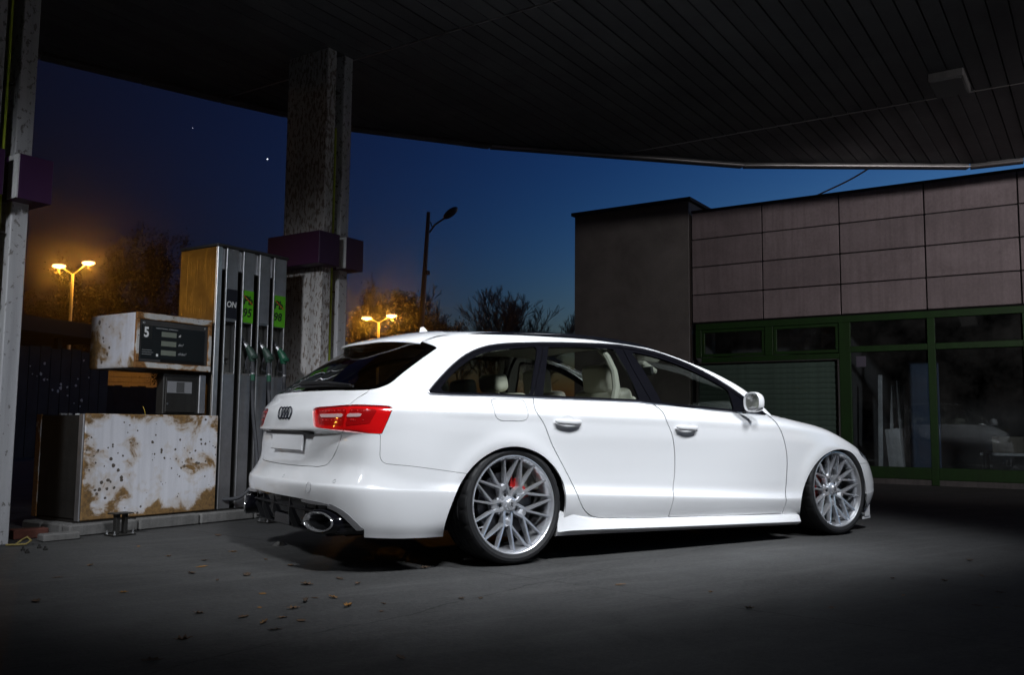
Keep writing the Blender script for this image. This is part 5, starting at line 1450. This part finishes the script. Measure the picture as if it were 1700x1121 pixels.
# --- door handles
for (qc, w_), drs in ((((942, 701), .205), rdoors), (((1139, 711), .205), fdoors)):
    P, N = hit(qc)
    N = N/np.linalg.norm(N)
    Tx = np.array([1, 0, -.035]); Tx -= N*(Tx @ N); Tx /= np.linalg.norm(Tx); Tz = np.cross(Tx, N); Tz = Tz if Tz[2] > 0 else -Tz
    for k, dr in enumerate(drs):
        s_ = np.array([1, 1 if k == 0 else -1, 1])
        hd = bpy.data.objects.new('door_handle', None); COL.objects.link(hd); hd.parent = dr
        # bowl behind the bar
        V = []; F = []; n = 28; rings = 6
        for j in range(rings+1):
            t = j/rings
            for i in range(n):
                a = 2*math.pi*i/n
                p = P+Tx*(.062*(1-.0*t)*math.cos(a)*(1-t))+Tz*(.044*math.sin(a)*(1-t)-.006)+N*(.0014-.009*math.sin(t*math.pi/2)*(t > 0))
                V.append(p*s_)
        for j in range(rings):
            for i in range(n): F.append((j*n+i, j*n+(i+1) % n, (j+1)*n+(i+1) % n, (j+1)*n+i))
        raw_obj('handle_bowl', V, F, paint, hd, True)
        # bar
        V = []; F = []; xs = np.linspace(-1, 1, 21); n = 14
        for u in xs:
            e = (1-abs(u)**6)**.5 if abs(u) < 1 else 0.0
            lift = .012+.020*(1-u*u)
            for i in range(n):
                a = 2*math.pi*i/n
                p = P+Tx*(u*w_/2)+Tz*(math.copysign(abs(math.sin(a))**.8, math.sin(a))*.0155*e*(1+.0*u)+.004)+N*(lift+.009*math.cos(a)*e)
                V.append(p*s_)
        for j in range(20):
            for i in range(n): F.append((j*n+i, j*n+(i+1) % n, (j+1)*n+(i+1) % n, (j+1)*n+i))
        raw_obj('handle_bar', V, F, paint, hd, True)
        V = []
        bm = bmesh.new(); tube(bm, [tuple((P+Tx*u*w_/2*.97+Tz*-.013+N*(.014+.016*(1-u*u)))*s_) for u in xs[1:-1]], .0032, 6); bm_obj('handle_strip', bm, satin_alu, hd)
# --- mirrors
for sg in (-1, 1):
    mr = bpy.data.objects.new('wing_mirror', None); COL.objects.link(mr); mr.parent = car; mr.location = (1.925, sg*.968, .968); mr.scale = (.84, .84, .92)
    def egg(prof, n=32, pw=.75):
        V = []; F = []
        for x, a, b, dy, dz in prof:
            for i in range(n):
                c, s = math.cos(2*math.pi*i/n), math.sin(2*math.pi*i/n)
                V.append((x, sg*(a*math.copysign(abs(c)**pw, c)+dy), b*math.copysign(abs(s)**pw, s)+dz))
        for j in range(len(prof)-1):
            for i in range(n):
                f = (j*n+i, j*n+(i+1) % n, (j+1)*n+(i+1) % n, (j+1)*n+i); F.append(f)
        return V, F
    V, F = egg([(.012, .068, .058, 0, 0), (-.002, .078, .068, 0, 0), (-.006, .082, .072, 0, 0), (0, .086, .076, 0, 0), (.03, .087, .077, 0, 0), (.06, .080, .070, 0, -.002), (.085, .062, .052, 0, -.004), (.10, .036, .03, 0, -.006), (.105, .0, .0, 0, -.006)])
    raw_obj('mirror_housing', V, F, paint, mr, True, sharp=60)
    V, F = egg([(.008, .071, .061, 0, 0), (.006, .0, .0, 0, 0)]); raw_obj('mirror_glass', V, F, chrome, mr)
    V, F = egg([(.02, .089, .012, 0, -.040), (.05, .084, .012, 0, -.040), (.085, .05, .008, 0, -.040)], pw=1); raw_obj('indicator_strip', V, F, satin_alu, mr, True)
    bm = bmesh.new(); tube(bm, [(.02, sg*-.03, -.058), (.035, sg*-.08, -.066), (.04, sg*-.125, -.072)], [.018, .015, .015], 12); bm_obj('mirror_foot', bm, gloss_black, mr, True)
# --- roof rails, fin, wiper
rl = so([(-.235, 1.318), (-.208, 1.331), (-.12, 1.343), (.0, 1.356), (.41, 1.382), (.717, 1.389), (1.042, 1.376), (1.271, 1.353), (1.40, 1.324), (1.44, 1.310)], 6)
for sg in (-1, 1):
    V = []; F = []; n = 12
    for i, (x, z) in enumerate(rl):
        e = min(1.0, .25+min(i, len(rl)-1-i)/7)
        y = .592-.02*max(0, (x-1.0)/.4)-.012*max(0, (-x)/.2)
        for k in range(n):
            a = 2*math.pi*k/n
            V.append((x, sg*(y+.015*e*math.copysign(abs(math.cos(a))**.7, math.cos(a))), z-.017*e+.017*e*math.copysign(abs(math.sin(a))**.7, math.sin(a))))
    L = len(rl)
    for i in range(L-1):
        for k in range(n): F.append((i*n+k, i*n+(k+1) % n, (i+1)*n+(k+1) % n, (i+1)*n+k))
    F += [tuple(range(n))[::-1], tuple((L-1)*n+k for k in range(n))]
    raw_obj('roof_rail', V, F, gloss_black, car, True, sharp=60)
bm = bmesh.new()
prof = [(-.16, 1.372, .004), (-.145, 1.428, .003), (-.125, 1.432, .004), (-.095, 1.402, .010), (-.05, 1.390, .014), (.02, 1.384, .004)]
A_ = [bm.verts.new((x, w, z)) for x, z, w in prof]; B_ = [bm.verts.new((x, -w, z)) for x, z, w in prof]
bl = [bm.verts.new((x, w*3.2, 1.362)) for x, z, w in prof]; br = [bm.verts.new((x, -w*3.2, 1.362)) for x, z, w in prof]
for i in range(5):
    bm.faces.new((A_[i], A_[i+1], B_[i+1], B_[i])); bm.faces.new((bl[i], bl[i+1], A_[i+1], A_[i])); bm.faces.new((B_[i], B_[i+1], br[i+1], br[i]))
bm.faces.new((A_[0], B_[0], br[0], bl[0]))
bmesh.ops.recalc_face_normals(bm, faces=bm.faces[:])
bm_obj('aerial_fin', bm, paint, car, True, 40)
wp = [hit(q, rg_m)[0]+hit(q, rg_m)[1]*.02 for q in ((505, 642), (530, 640.5), (556, 641.8), (584, 644))]
bm = bmesh.new(); tube(bm, [tuple(p) for p in wp], [.016, .013, .010, .005], 8); ww = bm_obj('rear_wiper', bm, satin_black, gate, True)
wp = [hit(q, rg_m)[0]+hit(q, rg_m)[1]*.012 for q in ((500, 646), (540, 644), (588, 644.5))]
bm = bmesh.new(); tube(bm, [tuple(p) for p in wp], .007, 6); bm_obj('wiper_blade', bm, satin_black, ww, True)
# --- underbody and wheel housings
ub = bmesh.new()
bx(ub, (.42, -.86, .15), (2.42, .86, .20)); bx(ub, (-.85, -.52, .17), (.42, .52, .28)); bx(ub, (2.42, -.52, .13), (3.55, .52, .25))
bm_obj('underbody', ub, matt_black, car)
for cx in (0.0, 2.912):
    for sg in (-1, 1):
        V = []; F = []
        xs = np.linspace(-.02*math.pi, math.pi*1.06, 25)
        for a in xs:
            V += [(cx-.03+.41*math.cos(a), sg*(.905 if cx < 1 else .80), .31+.41*math.sin(a)), (cx-.03+.41*math.cos(a), sg*.50, .31+.41*math.sin(a))]
        for i in range(24): F.append((2*i, 2*i+1, 2*i+3, 2*i+2))
        c = len(V); V.append((cx, sg*.50, .31))
        for i in range(24): F.append((2*i+1, c, 2*i+3))
        raw_obj('wheel_housing', V, F, matt_black, car)

# front splitter winglets
for sg in (-1, 1):
    bm = bmesh.new(); prism(bm, [(3.36, .800), (3.52, .760), (3.60, .70), (3.66, .58), (3.60, .56), (3.40, .70)], .085, .105, 'z')
    prism(bm, [(3.40, .795), (3.50, .770), (3.54, .745), (3.44, .775)], .104, .19, 'z')
    for v in bm.verts: v.co.y *= sg
    bmesh.ops.recalc_face_normals(bm, faces=bm.faces[:])
    bm_obj('front_splitter', bm, paint, car)
# --- wheels: local Y is the axle, the outer face looks along -Y
def make_wheel(rear):
    w = bpy.data.objects.new('wheel', None); COL.objects.link(w)
    n = 168
    prof = [(.268, -.108), (.276, -.122), (.284, -.131), (.300, -.1375), (.316, -.135), (.326, -.126), (.3320, -.112), (.3345, -.098),
            (.3350, -.080), (.3353, -.068), (.3290, -.066), (.3290, -.058), (.3355, -.056), (.3358, -.024), (.3290, -.022), (.3290, -.012), (.3358, -.010),
            (.3358, .010), (.3290, .012), (.3290, .022), (.3358, .024), (.3355, .056), (.3290, .058), (.3290, .066), (.3353, .068), (.3345, .098), (.332, .112), (.326, .126), (.316, .135), (.30, .1375), (.284, .131), (.27, .112)]
    bm = bmesh.new(); rings = lathe(bm, prof, n)
    for ri, k0 in ((5, 0), (6, 0), (7, 0), (8, 0), (24, 3), (25, 3), (26, 3)):
        for k in range(n):
            if (k+k0) % 7 == 0:
                v = rings[ri][k]; f = 1-.0045/.335; v.co.x *= f; v.co.z *= f
    for ri, k0 in ((13, 2), (12, 2), (20, 5), (21, 5)):
        for k in range(n):
            if (k+k0) % 7 == 0:
                v = rings[ri][k]; f = 1-.003/.335; v.co.x *= f; v.co.z *= f
    ty = bm_obj('tyre', bm, rubber, w, True, 24)
    bm = bmesh.new()
    lathe(bm, [(.2795, -.118), (.2810, -.126), (.2795, -.131), (.2745, -.1315), (.2700, -.128), (.2665, -.119), (.2600, -.112), (.2560, -.100), (.2500, -.070), (.2440, .02), (.2440, .10), (.262, .118), (.275, .12)], 96)
    rim = bm_obj('rim', bm, rim_mat, w, True, 30)
    def P(r, th): a = R_(th); return np.array([r*math.cos(a), r*math.sin(a)])
    def bar(bm, pts, depth):
        """pts: (r, deg, h, top half-width, foot half-width)"""
        C = [P(r, t) for r, t, *_ in pts]
        rows = []
        for i, (r, t, h, wt, wb) in enumerate(pts):
            tg = C[min(i+1, len(C)-1)]-C[max(i-1, 0)]; tg /= np.linalg.norm(tg); pn = np.array([-tg[1], tg[0]])
            d_ = depth[i] if hasattr(depth, '__len__') else depth
            row = []
            for off, hh in ((-wb, h+d_), (-wb*.92, h+.010), (-wt, h), (wt, h), (wb*.92, h+.010), (wb, h+d_)):
                q = C[i]+pn*off; row.append(bm.verts.new((q[0], hh, q[1])))
            rows.append(row)
        for a, b in zip(rows, rows[1:]):
            for j in range(5): bm.faces.new((a[j], a[j+1], b[j+1], b[j]))
            bm.faces.new((a[5], a[0], b[0], b[5]))
        bm.faces.new(rows[0]); bm.faces.new(rows[-1][::-1])
    R1 = .263
    HB, HR, HN = -.078, -.116, -.092
    for k in range(5):
        a0 = 72*k
        for sg in (-1, 1):
            bm = bmesh.new()
            bar(bm, [(.030, a0+sg*30, HB, .007, .0105), (.062, a0+sg*25, HB-.002, .007, .0108), (.112, a0+sg*12.5, HN, .0068, .0112), (.122, a0+sg*12.8, HN, .006, .010), (R1*.97, a0+sg*33.0, HR, .0042, .0070), (R1+.004, a0+sg*33.2, HR-.003, .0044, .0070)], [.05, .05, .045, .045, .03, .03])
            bmesh.ops.recalc_face_normals(bm, faces=bm.faces[:]); s_ = bm_obj('spoke', bm, rim_mat, rim, True, 20)
            bm = bmesh.new()
            bar(bm, [(.100, a0+sg*9.5, HN+.003, .006, .0098), (.135, a0+sg*10.5, HN-.002, .005, .0082), (R1*.97, a0+sg*12.6, HR, .0040, .0068), (R1+.004, a0+sg*12.7, HR-.003, .0042, .0068)], [.045, .04, .03, .03])
            bmesh.ops.recalc_face_normals(bm, faces=bm.faces[:]); bm_obj('spoke', bm, rim_mat, rim, True, 20)
        bm = bmesh.new()
        bar(bm, [(.052, a0, HB+.012, .015, .018), (.080, a0, HB+.010, .014, .018), (.094, a0, HN+.004, .016, .019), (.118, a0, HN+.004, .012, .016), (.126, a0, HN+.012, .006, .012)], .04)
        bmesh.ops.recalc_face_normals(bm, faces=bm.faces[:]); bm_obj('hub_arm', bm, rim_mat, rim, True, 20)
        bm = bmesh.new(); q = P(.058, a0)
        lathe(bm, [(.0, -.0), (.0085, -.0), (.0095, .004), (.0095, .02)], 8, Matrix.Translation((q[0], HB+.004, q[1]))); bm_obj('wheel_bolt', bm, disc_mat, rim)
    bm = bmesh.new(); lathe(bm, [(.0, -.100), (.026, -.100), (.031, -.096), (.033, -.088), (.036, -.082), (.044, -.080), (.048, -.074), (.075, -.045), (.08, -.02)], 40); bm_obj('hub_cap', bm, rim_mat, rim, True, 30)
    bm = bmesh.new(); lathe(bm, [(.0, -.1025), (.018, -.1025), (.0195, -.0995)], 28); bm_obj('cap_badge', bm, satin_alu, rim, True, 40)
    bm = bmesh.new()
    for tt in (-28, 28):
        bx(bm, (-.0135, -.1042, -.0022), (.0135, -.102, .0022), 0, Matrix.Rotation(R_(tt), 4, 'Y'))
    bm_obj('cap_mark', bm, satin_black, rim)
    bm = bmesh.new(); lathe(bm, [(.05, -.03), (.186, -.03), (.186, .0), (.05, .0)], 64); bm_obj('brake_disc', bm, disc_mat, w, True, 30)
    bm = bmesh.new(); lathe(bm, [(.0, -.05), (.075, -.045), (.08, .0)], 40); bm_obj('brake_bell', bm, disc_mat, w, True, 30)
    bm = bmesh.new(); q = P(.246, -48); tube(bm, [(q[0], -.085, q[1]), (q[0]*.93, -.108, q[1]*.93)], .004, 8); bm_obj('valve', bm, satin_alu, rim)
    # caliper
    V = []; F = []
    a_s = np.linspace(14, 76, 12) if rear else np.linspace(140, 200, 12)
    for a in a_s:
        for r, h in ((.100, -.040), (.106, -.046), (.158, -.044), (.168, -.036), (.190, .02), (.095, .02)):
            q = P(r, a); V.append((q[0], h, q[1]))
    for i in range(11):
        for j in range(6): F.append((i*6+j, i*6+(j+1) % 6, (i+1)*6+(j+1) % 6, (i+1)*6+j))
    F += [tuple(range(6))[::-1], tuple(66+k for k in range(6))]
    raw_obj('brake_caliper', V, F, red_caliper, w, True, sharp=30)
    return w
def copy_tree(o, parent=None):
    c = o.copy(); COL.objects.link(c); c.parent = parent
    for ch in list(o.children): copy_tree(ch, c)
    return c
for rear in (True, False):
    w0 = make_wheel(rear)
    for sg in (-1, 1):
        w = w0 if sg < 0 else copy_tree(w0)
        w.parent = car
        x = 0.0 if rear else 2.912
        cam_ = R_(3.0 if rear else 2.4)
        spin = R_(-102 if rear else -98)
        # spin about the axle, camber about X, left wheels turned half round
        # parts are children; children inherit; the caliper would spin too, so it is counter-turned
        M_ = Matrix.Translation((x, sg*.787, .3345)) @ Matrix.Rotation(-cam_*sg*-1, 4, 'X')
        if sg > 0: M_ = M_ @ Matrix.Rotation(math.pi, 4, 'Z')
        w.matrix_local = M_
        for ch in w.children:
            if ch.name.startswith('rim') or ch.name.startswith('tyre'):
                ch.rotation_euler = (0, -spin, 0)
# --- seats and cabin
def cushion(name, size, mtx, m, parent, bev=.05, seg=4):
    bm = bmesh.new(); bx(bm, tuple(-s/2 for s in size), tuple(s/2 for s in size), bev, None, seg)
    bmesh.ops.transform(bm, matrix=mtx, verts=bm.verts[:])
    return bm_obj(name, bm, m, parent, True, 60)
def T(x, y, z, ry=0.0): return Matrix.Translation((x, y, z)) @ Matrix.Rotation(R_(ry), 4, 'Y')
for sy in (-1, 1):
    y = sy*.37
    st_ = bpy.data.objects.new('front_seat', None); COL.objects.link(st_); st_.parent = car
    cushion('seat_cushion', (.50, .52, .16), T(1.44, y, .43, -6), cream, st_)
    cushion('seat_back', (.15, .50, .62), T(1.155, y, .745, -14), cream, st_, .06)
    cushion('seat_bolster', (.16, .09, .5), T(1.16, y-.22, .74, -14), cream, st_, .035)
    cushion('seat_bolster', (.16, .09, .5), T(1.16, y+.22, .74, -14), cream, st_, .035)
    hr = cushion('headrest', (.105, .27, .20), T(1.055, y, 1.115, -8), cream, st_, .05)
    cushion('headrest_panel', (.02, .17, .15), T(1.008, y, 1.12, -8), cream, hr, .009)
    bm = bmesh.new()
    for d_ in (-.06, .06): tube(bm, [(1.065, y+d_, 1.03), (1.085, y+d_, .96)], .006, 8)
    bm_obj('headrest_post', bm, chrome, hr, True)
rs = bpy.data.objects.new('rear_seat', None); COL.objects.link(rs); rs.parent = car
cushion('seat_cushion', (.50, 1.28, .18), T(.62, 0, .45, -4), cream, rs)
cushion('seat_back', (.14, 1.28, .60), T(.315, 0, .70, -20), cream, rs, .05)
for y in (-.38, 0, .38):
    hr = cushion('headrest', (.10, .24, .115), T(.185, y, 1.058+(0 if y else -.02), -12), cream, rs, .045)
    bm = bmesh.new()
    for d_ in (-.05, .05): tube(bm, [(.19, y+d_, 1.01), (.215, y+d_, .95)], .006, 8)
    bm_obj('headrest_post', bm, chrome, hr, True)
db = bpy.data.objects.new('dashboard', None); COL.objects.link(db); db.parent = car
cushion('dash_top', (.55, 1.42, .20), T(2.05, 0, .80, 4), cabin_dark, db, .06)
cushion('dash_hood', (.22, .40, .10), T(1.87, .37, .92, 6), cabin_dark, db, .04)
bm = bmesh.new(); tube(bm, [(0, .185*math.cos(a), .185*math.sin(a)) for a in np.linspace(0, 2*math.pi, 37)], .015, 8, False)
for a in (90, 210, 330): tube(bm, [(0, 0, 0), (0, .18*math.cos(R_(a)), .18*math.sin(R_(a)))], .014, 6)
o = bm_obj('steering_wheel', bm, cabin_dark, db, True); o.location = (1.72, .37, .86); o.rotation_euler = (0, R_(-22), 0)
im = bpy.data.objects.new('rear_view_mirror', None); COL.objects.link(im); im.parent = car
cushion('mirror_back', (.03, .24, .065), T(1.74, -.05, 1.215, -10), cabin_dark, im, .015)
cushion('mirror_stalk', (.07, .035, .03), T(1.79, -.03, 1.245, -30), cream, im, .01)
cushion('sensor_cover', (.16, .10, .045), T(1.83, 0, 1.25, 26), cabin_cream, im, .02)
cushion('boot_floor', (1.0, 1.1, .05), T(-.45, 0, .56), cabin_dark, car, .01)
for sy in (-1, 1):
    cushion('door_card', (2.0, .06, .50), T(1.05, sy*.79, .66), cabin_cream, car, .02)
    cushion('boot_side', (.75, .05, .40), T(-.33, sy*.74, .74), cabin_dark, car, .02)
    bm = bmesh.new(); tube(bm, [(.86, sy*.765, .93), (.90, sy*.745, 1.04), (.92, sy*.70, 1.15), (.91, sy*.64, 1.25), (.88, sy*.60, 1.30)], [.030, .026, .022, .022, .022], 8); bm_obj('pillar_lining', bm, cabin_cream, car, True)
    bm = bmesh.new(); tube(bm, [(.905, sy*.715, 1.10), (.95, sy*.66, 1.0), (1.0, sy*.60, .80)], .008, 4); bm_obj('seat_belt', bm, cabin_cream, car)
cushion('cabin_floor', (2.6, 1.5, .04), T(1.2, 0, .27), cabin_dark, car, .01)
